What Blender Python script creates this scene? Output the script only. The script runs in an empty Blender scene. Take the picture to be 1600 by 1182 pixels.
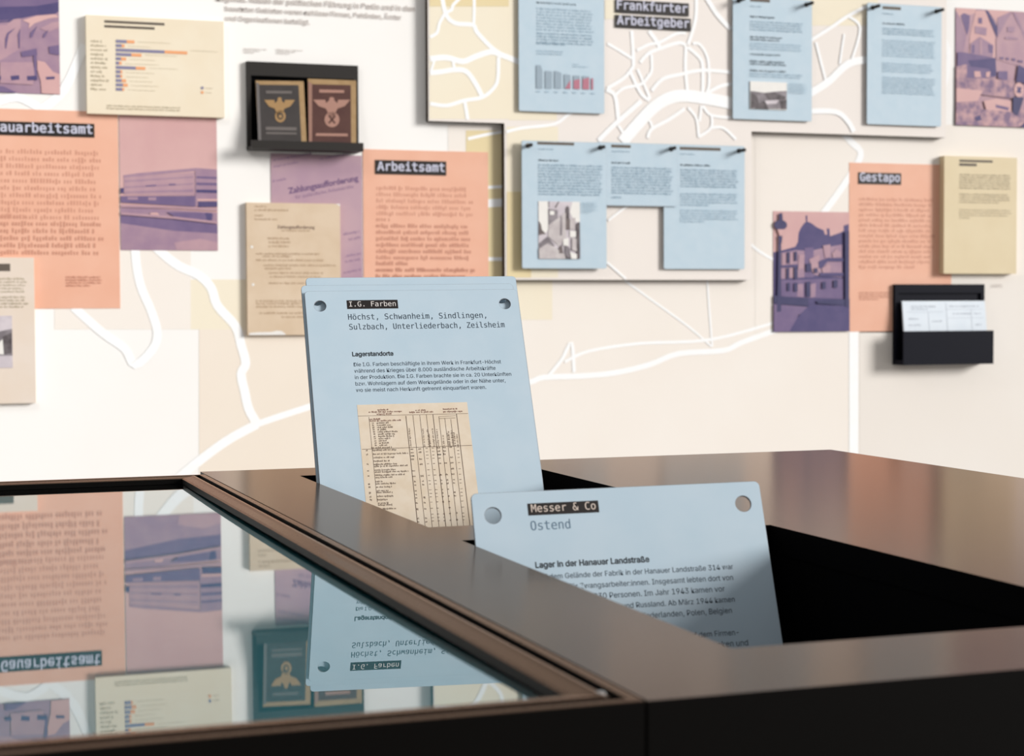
import bpy, bmesh, math, random, os
from mathutils import Vector, Matrix
random.seed(7)
SC = bpy.context.scene
COL = SC.collection

# ------------------------------------------------------------------ camera
TOP = 0.90                      # height of the table top
CAM_H = 0.163                   # eye above the table top
F_PX, CX, CY = 2780.0, 800.0, 591.0
PITCH, YAW, ROLL = 0.0403013, 0.3395298, -0.0044
WALL_Y = 3.83
_cp, _sp, _cy, _sy, _cr, _sr = (math.cos(PITCH), math.sin(PITCH), math.cos(YAW), math.sin(YAW), math.cos(ROLL), math.sin(ROLL))
FW = Vector((_sy*_cp, _cy*_cp, -_sp))
_r0 = Vector((_cy, -_sy, 0)); _u0 = _r0.cross(FW)
RT = _cr*_r0 + _sr*_u0
UP = -_sr*_r0 + _cr*_u0
EYE = Vector((0, 0, TOP + CAM_H))
cam_data = bpy.data.cameras.new('camera')
cam = bpy.data.objects.new('camera', cam_data); COL.objects.link(cam)
m = Matrix((RT, UP, -FW)).transposed().to_4x4(); m.translation = EYE
cam.matrix_world = m
cam_data.sensor_width = 36.0
cam_data.lens = F_PX*36.0/1600.0
cam_data.clip_start = 0.05
cam_data.dof.use_dof = True
cam_data.dof.focus_distance = 1.70
cam_data.dof.aperture_fstop = 13.5
SC.camera = cam

# ------------------------------------------------------------------ world, lights, exposure
w = bpy.data.worlds.new('room_light'); SC.world = w; w.use_nodes = True
bg = w.node_tree.nodes['Background']
bg.inputs[0].default_value = (0.97, 0.98, 1.0, 1); bg.inputs[1].default_value = 0.43
sd = bpy.data.lights.new('window_daylight', 'SUN'); sd.energy = 3.8; sd.angle = 0.34; sd.color = (1.0, 0.988, 0.97)
so = bpy.data.objects.new('window_daylight', sd); COL.objects.link(so)
so.location = (5, -3, 4)
so.rotation_euler = Vector((0.74, -0.62, 0.27)).to_track_quat('Z', 'Y').to_euler()
ad = bpy.data.lights.new('left_wall_fill', 'AREA'); ad.energy = 9; ad.shape = 'DISK'; ad.size = 0.5; ad.color = (1, 0.98, 0.95)  # added lamp, out of view, to brighten the left part of the wall
ao = bpy.data.objects.new('left_wall_fill', ad); COL.objects.link(ao)
ao.location = (-0.6, 2.3, 2.75)
ao.rotation_euler = (Vector((-0.6, 2.3, 2.75)) - Vector((0.1, WALL_Y, 1.0))).to_track_quat('Z', 'Y').to_euler()
vs = SC.view_settings
SC.display_settings.display_device = 'sRGB'
vs.view_transform = 'Standard'; vs.look = 'None'; vs.gamma = 1.0; vs.exposure = 0.0; vs.use_curve_mapping = False

# ------------------------------------------------------------------ small maths
def ray(px, py):
    return FW + RT*((px-CX)/F_PX) - UP*((py-CY)/F_PX)
def wp(px, py, Y=WALL_Y):
    d = ray(px, py); p = EYE + d*(Y/d.y); return p.x, p.z

# ------------------------------------------------------------------ materials
def lin(c):
    c = c/255.0
    return c/12.92 if c <= 0.04045 else ((c+0.055)/1.055)**2.4
KEY = 1.13
def alb(rgb, k=KEY):
    return tuple(min(0.93, lin(c)/k) for c in rgb) + (1,)
_M = {}
def mat(rgb, rough=0.6, mottle=None, scale=40.0, k=KEY, spec=0.3, amount=1.0, name=None):
    """printed or painted matt surface; mottle = second colour mixed in by noise"""
    key = (rgb, rough, mottle, scale, k, spec, amount)
    if key in _M: return _M[key]
    mt = bpy.data.materials.new(name or 'print_%d_%d_%d' % rgb); mt.use_nodes = True
    nt = mt.node_tree; b = nt.nodes['Principled BSDF']
    b.inputs['Roughness'].default_value = rough
    b.inputs['Specular IOR Level'].default_value = spec
    c1 = alb(rgb, k); c2 = alb(mottle, k) if mottle else tuple(x*0.965 for x in c1[:3]) + (1,)
    tc = nt.nodes.new('ShaderNodeTexCoord'); nz = nt.nodes.new('ShaderNodeTexNoise')
    nz.inputs['Scale'].default_value = scale; nz.inputs['Detail'].default_value = 5.0
    nt.links.new(tc.outputs['Object'], nz.inputs['Vector'])
    rp = nt.nodes.new('ShaderNodeValToRGB')
    rp.color_ramp.elements[0].position = 0.36; rp.color_ramp.elements[1].position = 0.64
    rp.color_ramp.elements[0].color = c1
    rp.color_ramp.elements[1].color = tuple(a+(b2-a)*amount for a, b2 in zip(c1, c2))
    nt.links.new(nz.outputs['Fac'], rp.inputs['Fac'])
    nt.links.new(rp.outputs['Color'], b.inputs['Base Color'])
    _M[key] = mt
    return mt
def solid(name, col, rough=0.5, ior=1.45, tint=None, bump=0.0, nscale=300.0, spread=0.25):
    mt = bpy.data.materials.new(name); mt.use_nodes = True
    nt = mt.node_tree; b = nt.nodes['Principled BSDF']
    b.inputs['Roughness'].default_value = rough; b.inputs['IOR'].default_value = ior
    if tint: b.inputs['Specular Tint'].default_value = tuple(tint) + (1,)
    tc = nt.nodes.new('ShaderNodeTexCoord'); nz = nt.nodes.new('ShaderNodeTexNoise')
    nz.inputs['Scale'].default_value = nscale; nz.inputs['Detail'].default_value = 4.0
    nt.links.new(tc.outputs['Object'], nz.inputs['Vector'])
    mx = nt.nodes.new('ShaderNodeMix'); mx.data_type = 'RGBA'
    mx.inputs[6].default_value = tuple(col) + (1,)
    mx.inputs[7].default_value = tuple(min(1, c*(1+spread)) for c in col) + (1,)
    nt.links.new(nz.outputs['Fac'], mx.inputs[0]); nt.links.new(mx.outputs[2], b.inputs['Base Color'])
    if bump:
        bp = nt.nodes.new('ShaderNodeBump'); bp.inputs['Strength'].default_value = bump; bp.inputs['Distance'].default_value = 0.0004
        nt.links.new(nz.outputs['Fac'], bp.inputs['Height']); nt.links.new(bp.outputs['Normal'], b.inputs['Normal'])
    return mt
def bronze(name, base, rough, ior, gloss, bump, nscale):
    """dark lacquered surface whose sheen is warm-toned"""
    mt = bpy.data.materials.new(name); mt.use_nodes = True; nt = mt.node_tree; nt.nodes.clear(); N = nt.nodes.new
    out = N('ShaderNodeOutputMaterial'); mx = N('ShaderNodeMixShader'); df = N('ShaderNodeBsdfDiffuse'); gl = N('ShaderNodeBsdfGlossy'); fr = N('ShaderNodeFresnel')
    tc = N('ShaderNodeTexCoord'); nz = N('ShaderNodeTexNoise'); bp = N('ShaderNodeBump'); mr = N('ShaderNodeMapRange')
    nz.inputs['Scale'].default_value = nscale; nz.inputs['Detail'].default_value = 4.0
    df.inputs['Color'].default_value = tuple(base) + (1,); gl.inputs['Color'].default_value = tuple(gloss) + (1,); fr.inputs['IOR'].default_value = ior
    mr.inputs['To Min'].default_value = rough*0.9; mr.inputs['To Max'].default_value = rough*1.1
    bp.inputs['Strength'].default_value = bump; bp.inputs['Distance'].default_value = 0.0004
    L = nt.links.new
    L(tc.outputs['Object'], nz.inputs['Vector']); L(nz.outputs['Fac'], bp.inputs['Height']); L(nz.outputs['Fac'], mr.inputs['Value']); L(mr.outputs[0], gl.inputs['Roughness'])
    L(bp.outputs[0], gl.inputs['Normal']); L(bp.outputs[0], df.inputs['Normal'])
    L(fr.outputs[0], mx.inputs[0]); L(df.outputs[0], mx.inputs[1]); L(gl.outputs[0], mx.inputs[2]); L(mx.outputs[0], out.inputs[0])
    return mt
BLUE = mat((194, 211, 222), 0.55, (189, 208, 220), 30, name='blue_card')
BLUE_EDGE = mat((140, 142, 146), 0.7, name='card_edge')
ORANGE = mat((238, 184, 158), 0.6, (235, 178, 151), 12, name='orange_panel')
CREAM = mat((239, 226, 202), 0.6, (237, 222, 196), 14, name='cream_panel')
CREAM2 = mat((226, 209, 174), 0.6, (223, 205, 169), 14, name='cream_panel_deep')
CREAM3 = mat((232, 217, 203), 0.6, (230, 213, 196), 14, name='cream_panel_pale')
PAPER = mat((222, 200, 174), 0.75, (215, 191, 163), 18, name='old_paper')
TAN = mat((233, 217, 196), 0.75, (226, 207, 182), 60, name='typed_list_paper')
PLATE = mat((38, 32, 30), 0.5, name='label_black')
PLATE_SOFT = mat((100, 90, 80), 0.6, name='label_grey_black')
LET = mat((236, 228, 222), 0.6, name='label_lettering')
LETB = mat((205, 205, 222), 0.6, name='label_lettering_cool')
INK = mat((38, 52, 66), 0.6, name='ink_blue_black')
INK2 = mat((20, 24, 30), 0.6, name='ink_black')
INKW = mat((156, 181, 197), 0.6, name='ink_on_blue')
INKO = mat((212, 152, 128), 0.6, name='ink_on_orange')
INKC = mat((192, 179, 152), 0.6, name='ink_on_cream')
INKT = mat((112, 92, 78), 0.6, name='typewriter_ink')
INKG = mat((200, 191, 185), 0.6, name='ink_on_wall')
BLACKM = solid('black_painted_metal', (0.020, 0.017, 0.015), 0.5, 1.3)
NAVY = solid('black_powder_coat', (0.0042, 0.0045, 0.009), 0.5, 1.18)
TABLE = bronze('bronze_brown_laminate', (0.012, 0.0095, 0.008), 0.16, 1.23, (0.92, 0.77, 0.68), 0.15, 220)
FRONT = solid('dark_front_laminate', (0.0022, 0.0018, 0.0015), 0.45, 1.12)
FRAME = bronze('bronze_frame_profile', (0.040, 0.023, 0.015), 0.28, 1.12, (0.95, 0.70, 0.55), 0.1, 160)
TRAYM = solid('black_tray_lining', (0.0025, 0.0025, 0.0028), 0.8, 1.05)
BOARD_EDGE = solid('dark_board_edge', (0.045, 0.030, 0.020), 0.7, 1.3)
WHITE = mat((252, 249, 245), 0.8, name='wall_white_paint', mottle=(249, 245, 240), scale=2.0)
ROAD = mat((255, 255, 255), 0.8, name='road_white', mottle=(255, 254, 252))

# ------------------------------------------------------------------ mesh building
class MB:
    def __init__(s): s.v = []; s.f = []; s.m = []; s.mats = []
    def mi(s, mt):
        if mt not in s.mats: s.mats.append(mt)
        return s.mats.index(mt)
    def face(s, pts, mt):
        n = len(s.v); s.v += [tuple(p) for p in pts]; s.f.append(tuple(range(n, n+len(pts)))); s.m.append(s.mi(mt))
    def box(s, x0, x1, y0, y1, z0, z1, mt, front=None):
        P = [(x, y, z) for z in (z0, z1) for y in (y0, y1) for x in (x0, x1)]
        n = len(s.v); s.v += P
        for k, q in enumerate(((0, 2, 3, 1), (4, 5, 7, 6), (0, 1, 5, 4), (2, 6, 7, 3), (0, 4, 6, 2), (1, 3, 7, 5))):
            s.f.append(tuple(n+i for i in q)); s.m.append(s.mi(front if (front and k == 2) else mt))
    def prism(s, poly, y0, y1, mt, side=None):
        """poly in x,z, extruded between y0 (front) and y1 (back)"""
        k = len(poly); n = len(s.v)
        s.v += [(x, y0, z) for x, z in poly] + [(x, y1, z) for x, z in poly]
        s.f.append(tuple(range(n, n+k))); s.m.append(s.mi(mt))
        s.f.append(tuple(range(n+2*k-1, n+k-1, -1))); s.m.append(s.mi(side or mt))
        for i in range(k):
            j = (i+1) % k
            s.f.append((n+i, n+k+i, n+k+j, n+j)); s.m.append(s.mi(side or mt))
    def build(s, name, parent=None, off=None, loc=None, smooth=False, weld=False):
        me = bpy.data.meshes.new(name)
        o = Vector(off) if off is not None else Vector((0, 0, 0))
        me.from_pydata([tuple(Vector(p)-o) for p in s.v], [], s.f)
        for mt in s.mats: me.materials.append(mt)
        for p, i in zip(me.polygons, s.m): p.material_index = i; p.use_smooth = smooth
        if weld:
            b = bmesh.new(); b.from_mesh(me); bmesh.ops.remove_doubles(b, verts=b.verts, dist=1e-6)
            bmesh.ops.recalc_face_normals(b, faces=b.faces); b.to_mesh(me); b.free()
        me.update()
        ob = bpy.data.objects.new(name, me); COL.objects.link(ob)
        if parent is not None: ob.parent = parent
        if loc is not None: ob.location = loc
        return ob
def tag(o, label=None, cat=None, group=None, kind=None):
    if label: o['label'] = label
    if cat: o['category'] = cat
    if group: o['group'] = group
    if kind: o['kind'] = kind
    return o
def empty(name, loc, label=None, cat=None, group=None, matrix=None):
    o = bpy.data.objects.new(name, None); COL.objects.link(o); o.empty_display_size = 0.02
    if matrix is not None: o.matrix_world = matrix
    else: o.location = loc
    return tag(o, label, cat, group)

# ------------------------------------------------------------------ lettering
def _font(fn):
    try:
        d = bpy.utils.system_resource('DATAFILES', path='fonts')
        return bpy.data.fonts.load(os.path.join(d, fn))
    except Exception:
        return None
MONO, SANS = _font('DejaVuSansMono.woff2'), _font('Inter.woff2')
def glyphs(text, font, bold=0.0, spacing=1.0):
    cu = bpy.data.curves.new('lettering', 'FONT'); cu.body = text
    if font: cu.font = font
    cu.size = 1.0; cu.resolution_u = 4; cu.fill_mode = 'FRONT'; cu.offset = bold; cu.space_character = spacing
    ob = bpy.data.objects.new('lettering', cu); COL.objects.link(ob)
    dg = bpy.context.evaluated_depsgraph_get()
    me = bpy.data.meshes.new_from_object(ob.evaluated_get(dg))
    vs_ = [(v.co.x, v.co.y) for v in me.vertices]; fs = [tuple(p.vertices) for p in me.polygons]
    bpy.data.objects.remove(ob); bpy.data.curves.remove(cu); bpy.data.meshes.remove(me)
    return vs_, fs
def write(mb, text, mt, put, x0, base, width=None, size=None, font=None, bold=0.0, spacing=1.0, ysc=1.0):
    """letters laid on a plane: put(x, y) -> 3D; base = baseline"""
    v, f = glyphs(text, font, bold, spacing)
    if not v: return
    xs = [p[0] for p in v]; lo, hi = min(xs), max(xs)
    s = width/(hi-lo) if width else size
    n = len(mb.v); mb.v += [tuple(put(x0+(x-lo)*s, base+y*(size if size else s*ysc))) for x, y in v]
    k = mb.mi(mt)
    for q in f: mb.f.append(tuple(n+i for i in q)); mb.m.append(k)
def typed(mb, put, x0, base, width, h, mt, cw=None, solidity=0.55, gaps=True):
    """a run of unreadably small print: one short stroke group per letter, in words"""
    cw = cw or h*0.95; x = x0
    while x < x0+width-cw*0.5:
        wl = random.randint(2, 10)
        for _ in range(wl):
            if x > x0+width-cw*0.5: break
            up = h*(1.0 if random.random() < 0.6 else 1.42); dn = 0 if random.random() < 0.88 else -h*0.4
            ww = cw*solidity*random.uniform(0.75, 1.2)
            mb.face([put(x, base+dn), put(x+ww, base+dn), put(x+ww, base+up), put(x, base+up)], mt)
            x += cw
        if gaps: x += cw*0.75

# ------------------------------------------------------------------ the room
b = MB(); b.box(-5.5, 8.5, WALL_Y, WALL_Y+0.12, 0, 3.2, WHITE)
tag(b.build('wall_back'), 'white painted exhibition wall behind the display table', None, None, 'structure')
FLOOR = solid('grey_floor', (0.30, 0.28, 0.26), 0.5, 1.4, nscale=6)
b = MB(); b.box(-5.5, 8.5, -2.5, WALL_Y+0.12, -0.1, 0, FLOOR)
tag(b.build('floor'), None, None, None, 'structure')

# ---- printed map on the wall (large pale colour fields and white roads)
def field(mb, px, mt, Y):
    mb.face([(x, Y, z) for x, z in (wp(a, c, Y) for a, c in px)], mt)
def road(mb, px, wpx, Y, mt=ROAD):
    """a white road: smooth ribbon through the pixel way-points"""
    pts = [Vector(wp(a, c, Y)) for a, c in px]
    w2 = wpx*0.5*Y/F_PX*1.04
    Y = Y - 0.00002*getattr(mb, 'roads', 0); mb.roads = getattr(mb, 'roads', 0) + 1
    out = []
    for i in range(len(pts)-1):
        p0 = pts[max(i-1, 0)]; p1 = pts[i]; p2 = pts[i+1]; p3 = pts[min(i+2, len(pts)-1)]
        for t in (0, .25, .5, .75):
            out.append(0.5*((2*p1)+(p2-p0)*t+(2*p0-5*p1+4*p2-p3)*t*t+(3*p1-p0-3*p2+p3)*t**3))
    out.append(pts[-1])
    L = []; Rr = []
    for i, p in enumerate(out):
        d = (out[min(i+1, len(out)-1)]-out[max(i-1, 0)]).normalized(); n = Vector((-d.y, d.x))
        L.append(p+n*w2); Rr.append(p-n*w2)
    for i in range(len(out)-1):
        mb.face([(L[i].x, Y, L[i].y), (Rr[i].x, Y, Rr[i].y), (Rr[i+1].x, Y, Rr[i+1].y), (L[i+1].x, Y, L[i+1].y)], mt)
def rc(x0, y0, x1, y1): return [(x0, y0), (x1, y0), (x1, y1), (x0, y1)]
F_PALE = mat((246, 238, 229), 0.8, (244, 235, 225), 3, name='map_field_pale')
F_GREY = mat((240, 233, 225), 0.8, (238, 230, 221), 3, name='map_field_grey')
F_YEL = mat((244, 234, 212), 0.8, (243, 231, 207), 3, name='map_field_straw')
F_DEEP = mat((234, 216, 172), 0.8, (232, 213, 168), 3, name='map_field_ochre')
F_PINK = mat((243, 231, 216), 0.8, (241, 228, 212), 3, name='map_field_pink')
F_BRD = mat((243, 234, 227), 0.8, (241, 232, 224), 3, name='map_field_board')
mb = MB()
Y1, Y2, Y3 = WALL_Y-0.0004, WALL_Y-0.0007, WALL_Y-0.0010
field(mb, rc(700, 195, 1800, 1500), F_PALE, Y1)
field(mb, rc(1343, 430, 2300, 1500), F_GREY, Y2)
field(mb, rc(85, 380, 298, 515), F_PALE, Y1)
field(mb, rc(298, 437, 470, 515), F_YEL, Y1)
field(mb, rc(311, 515, 600, 1500), F_PINK, Y1)
field(mb, rc(728, 204, 800, 445), F_DEEP, Y2)
field(mb, rc(800, 436, 863, 500), F_YEL, Y2)
field(mb, rc(1180, 205, 1478, 520), F_PALE, Y2)
road(mb, [(1334, 515), (1334, 640), (1334, 760)], 18, Y3)
road(mb, [(230, 372), (255, 397), (280, 416), (310, 430), (330, 450), (340, 478), (368, 510), (377, 540), (384, 568), (377, 585), (383, 615), (389, 640), (402, 663)], 14, Y3)
road(mb, [(402, 663), (440, 650), (490, 634)], 10, Y3)
road(mb, [(402, 663), (350, 692), (290, 738), (250, 775)], 14, Y3)
road(mb, [(211, 380), (213, 410), (220, 447), (238, 490), (246, 522), (238, 547), (211, 570), (195, 545), (160, 520), (115, 480)], 13, Y3)
road(mb, [(60, 175), (100, 140), (132, 70)], 13, Y3); road(mb, [(-20, 165), (25, 152), (60, 168)], 12, Y3)
road(mb, [(731, 217), (767, 209), (800, 204)], 5, Y3)
road(mb, [(760, 293), (800, 291)], 5, Y3); road(mb, [(760, 318), (800, 316)], 13, Y3); road(mb, [(760, 405), (800, 405)], 6, Y3)
road(mb, [(800, 603), (830, 597), (850, 590), (905, 588), (960, 583), (1015, 570), (1060, 553), (1130, 548), (1160, 535), (1225, 512)], 9, Y3)
road(mb, [(857, 588), (878, 562), (893, 536), (897, 582)], 6, Y3)
road(mb, [(882, 566), (920, 549), (1000, 537), (1110, 531), (1215, 503)], 5, Y3)
road(mb, [(975, 438), (1010, 463), (1075, 510), (1112, 542)], 3.5, Y3)
road(mb, [(1105, 436), (1108, 480), (1113, 542)], 3.5, Y3)
road(mb, [(1165, 375), (1185, 392), (1212, 408)], 5, Y3)
road(mb, [(1310, 200), (1330, 222), (1345, 243), (1318, 290), (1286, 334)], 12, Y3)
road(mb, [(1474, 58), (1482, 82), (1479, 120), (1470, 150)], 9, Y3)
tag(mb.build('wall_map', None, (0.5, WALL_Y, 1.0), (0.5, WALL_Y, 1.0)), 'pale straw and cream city map with white roads printed on the white wall', 'map')

# ---- stepped map board standing off the wall
BY = WALL_Y-0.022
xL, _ = wp(669, 100, BY); xS, _ = wp(788.5, 300, BY); xM, _ = wp(1174, 330, BY); xR, _ = wp(1478, 200, BY)
z1 = wp(720, 190.5, BY)[1]; z2 = wp(950, 437.5, BY)[1]; z3 = wp(1330, 210.5, BY)[1]; zT = 2.05
board = empty('map_board', (xL, BY, z2), 'raised stepped map board with white roads and dark edges behind the blue panels', 'map board')
OB = board.location
mb = MB()
poly = [(xL, zT), (xL, z1), (xS, z1), (xS, z2), (xM, z2), (xM, z3), (xR, z3), (xR, zT)]
mb.prism(poly, BY, WALL_Y-0.0020, F_BRD, BOARD_EDGE)
mb.build('panel', board, OB)
mb = MB(); e1, e2 = BY-0.0003, BY-0.0006
def clipf(x0, y0, x1, y1, mt, Y): field(mb, rc(x0, y0, x1, y1), mt, Y)
clipf(671, -40, 795, 186, F_YEL, e1); clipf(671, -40, 795, 10, F_DEEP, e2-0.0001)
clipf(795, -40, 870, 188, F_YEL, e1); clipf(792, 198, 872, 434, F_YEL, e1); clipf(792, 300, 830, 434, F_DEEP, e2-0.0001)
clipf(945, 0, 970, 30, F_YEL, e2)
clipf(1262, -40, 1372, 40, F_YEL, e1)
for pts, wd in (
    ([(689, -20), (696, 20), (711, 36), (739, 39), (746, 51), (774, 79), (807, 95)], 7), ([(741, -20), (741, 20), (740, 39)], 5),
    ([(722, -6), (708, 8), (706, 15), (696, 20)], 5), ([(696, 20), (687, 36), (683, 51), (672, 58)], 5),
    ([(672, 92), (698, 90), (723, 96), (744, 88), (767, 81), (784, 86), (812, 97)], 9),
    ([(672, 114), (690, 112), (711, 109), (729, 112), (744, 132), (754, 152)], 8),
    ([(779, 89), (778, 122), (772, 137), (754, 152), (726, 157), (698, 165), (672, 162)], 6), ([(726, 157), (729, 175), (731, 187)], 6),
    ([(679, 94), (673, 113)], 4), ([(708, 94), (710, 109)], 5),
    ([(791, 206), (817, 200), (866, 194), (888, 179), (905, 170)], 5),
    ([(949, 68), (968, 79), (987, 91)], 5), ([(987, 48), (989, 75), (990, 104)], 6), ([(1014, 48), (1028, 68), (1031, 78)], 7),
    ([(995, 79), (1013, 70), (1031, 66), (1056, 53), (1072, 52)], 5), ([(1000, 98), (1013, 84), (1031, 76), (1060, 67), (1072, 71)], 6),
    ([(1018, 85), (1018, 112), (1008, 125)], 5), ([(1088, -10), (1087, 30), (1075, 70)], 6), ([(1072, 72), (1071, 105), (1074, 142)], 6),
    ([(1075, 74), (1093, 90), (1098, 105), (1098, 145)], 6), ([(1082, 68), (1094, 70), (1106, 92), (1108, 130), (1104, 145)], 5),
    ([(1018, 142), (1035, 124), (1060, 117), (1097, 110), (1142, 113)], 6), ([(1104, 146), (1125, 135), (1144, 131)], 6),
    ([(990, 104), (975, 122), (949, 138)], 6), ([(947, 140), (961, 150), (966, 186)], 7), ([(962, 148), (975, 138), (1003, 131), (1015, 116)], 5),
    ([(985, 112), (993, 130), (1003, 148), (1015, 157)], 6), ([(996, 108), (1005, 128), (1016, 155)], 5),
    ([(935, 220), (960, 195), (1002, 158)], 8), ([(966, 196), (974, 208)], 5),
    ([(972, 222), (1000, 190), (1025, 165), (1050, 152), (1075, 150), (1110, 155), (1146, 162)], 20),
    ([(1012, 216), (1018, 202), (1045, 187), (1070, 170)], 6), ([(1015, 188), (1020, 200)], 5), ([(1075, 168), (1088, 185), (1092, 215)], 5),
    ([(1096, 165), (1093, 190)], 5), ([(1098, 165), (1111, 180), (1143, 184)], 5), ([(1112, 180), (1111, 200), (1092, 214)], 5),
    ([(1111, 200), (1130, 200), (1150, 218)], 5), ([(1100, -10), (1120, 22), (1142, 46)], 8),
    ([(1262, 148), (1294, 128), (1325, 100), (1357, 93)], 13), ([(1262, 66), (1300, 42), (1325, 25), (1362, 6)], 6),
    ([(1275, 66), (1283, 98), (1290, 125)], 5), ([(1325, 25), (1344, 44), (1331, 94)], 5), ([(1319, 53), (1312, 100)], 4),
    ([(1262, 174), (1306, 175), (1325, 190), (1334, 206)], 9),
    ([(950, 345), (980, 322), (1000, 310)], 4), ([(948, 410), (962, 422), (978, 436)], 4)):
    road(mb, pts, wd, e2-0.0003)
mb.build('map_print', board, OB)

# ------------------------------------------------------------------ wall panels
def rect_of(TL, BR, Y):
    x0, zt = wp(TL[0], TL[1], Y); x1, zb = wp(BR[0], BR[1], Y); return x0, x1, zb, zt
class Panel:
    """a flat thing on the wall; its printed parts are laid on its front"""
    def __init__(s, name, label, cat, TL, BR, t, back=WALL_Y, mt=None, group=None, face='board', height=None):
        s.Y = back-t
        x0, x1, zb, zt = rect_of(TL, BR, s.Y)
        if height: zt = zb+height
        s.x0, s.x1, s.zb, s.zt = x0, x1, zb, zt
        s.root = empty(name, (x0, back, zb), label, cat, group); s.o = s.root.location.copy()
        s.k = 0
        if mt:
            b_ = MB(); b_.box(x0, x1, s.Y, back, zb, zt, mt); b_.build(face, s.root, s.o)
    def lay(s):
        s.k += 1; return s.Y-0.00025*s.k
    def poly(s, mb, px, mt, Y=None):
        Y = Y if Y is not None else s.lay()
        P = [wp(a, c, s.Y) for a, c in px]
        P = [(min(max(x, s.x0+0.0003), s.x1-0.0003), min(max(z, s.zb+0.0003), s.zt-0.0003)) for x, z in P]
        mb.face([(x, Y, z) for x, z in P], mt)
    def rect(s, name, TL, BR, mt, parent=None, Y=None):
        Y = Y if Y is not None else s.lay(); x0, x1, zb, zt = rect_of(TL, BR, s.Y)
        b_ = MB(); b_.box(x0, x1, Y, s.Y, zb, zt, mt); ob = b_.build(name, parent or s.root, s.o); return ob
    def plate(s, TL, BR, text, base, hpad=0.03, let=LET, mt=PLATE, t=0.0015):
        """black heading label with mono lettering"""
        x0, x1, zb, zt = rect_of(TL, BR, s.Y)
        b_ = MB(); b_.box(x0, x1, s.Y-t, s.Y, zb, zt, mt); pl = b_.build('heading_label', s.root, s.o)
        b_ = MB(); wd = x1-x0
        write(b_, text, let, lambda x, y: (x, s.Y-t-0.0003, y), x0+wd*hpad, zb+(zt-zb)*base, width=wd*(1-2*hpad), font=MONO, bold=0.018)
        b_.build('heading_lettering', pl, s.o)
    def lines(s, name, x0, y0, x1, pitch, n, xh, mt, short=(), frac=0.35, ragged=0.10, parent=None):
        """n lines of small print; x0,y0 = left end of the first baseline in the picture frame"""
        Y = s.lay(); b_ = MB()
        X0, Z0 = wp(x0, y0, s.Y); X1 = wp(x1, y0, s.Y)[0]; q = s.Y/F_PX*1.04
        for i in range(n):
            L = (X1-X0)*(frac if i in short else 1-random.random()*ragged)
            typed(b_, lambda x, z: (x, Y, z), X0, Z0-i*pitch*q, L, xh*q, mt)
        return b_.build(name, parent or s.root, s.o)
    def picture(s, TL, BR, base, shapes, name='photograph'):
        """a printed photograph: one mesh of flat tones"""
        b_ = MB(); Y = s.lay(); x0, x1, zb, zt = rect_of(TL, BR, s.Y)
        x0 = max(x0, s.x0); x1 = min(x1, s.x1)
        b_.box(x0, x1, Y, s.Y, zb, zt, base)
        for i, (mt, px) in enumerate(shapes):
            P = [wp(a, c, s.Y) for a, c in px]
            P = [(min(max(x, x0+.0003), x1-.0003), min(max(z, zb+.0003), zt-.0003)) for x, z in P]
            b_.face([(x, Y-0.00012*(i+1), z) for x, z in P], mt)
        s.k += 1 + len(shapes)//2
        return b_.build(name, s.root, s.o)
def tr(pts, ox, oy, sc): return [(ox+x/sc, oy+y/sc) for x, y in pts]
def el(cx, cy, rx, ry, n=20): return [(cx+rx*math.cos(2*math.pi*i/n), cy+ry*math.sin(2*math.pi*i/n)) for i in range(n)]

P_SKY = mat((216, 174, 170), 0.6, (210, 166, 164), 10, name='duotone_light')
P_MID = mat((170, 139, 155), 0.6, (158, 128, 150), 30, name='duotone_mid')
P_MID2 = mat((188, 152, 160), 0.6, (178, 143, 156), 30, name='duotone_rose')
P_DRK = mat((124, 104, 138), 0.6, (112, 94, 132), 25, name='duotone_violet')
P_NAVY = mat((88, 78, 120), 0.6, (78, 70, 114), 30, name='duotone_indigo')
P_DEEP = mat((70, 66, 104), 0.6, (62, 60, 98), 30, name='duotone_deep')
P_CROWD = mat((196, 156, 158), 0.6, (128, 104, 132), 55, name='duotone_crowd')

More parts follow.
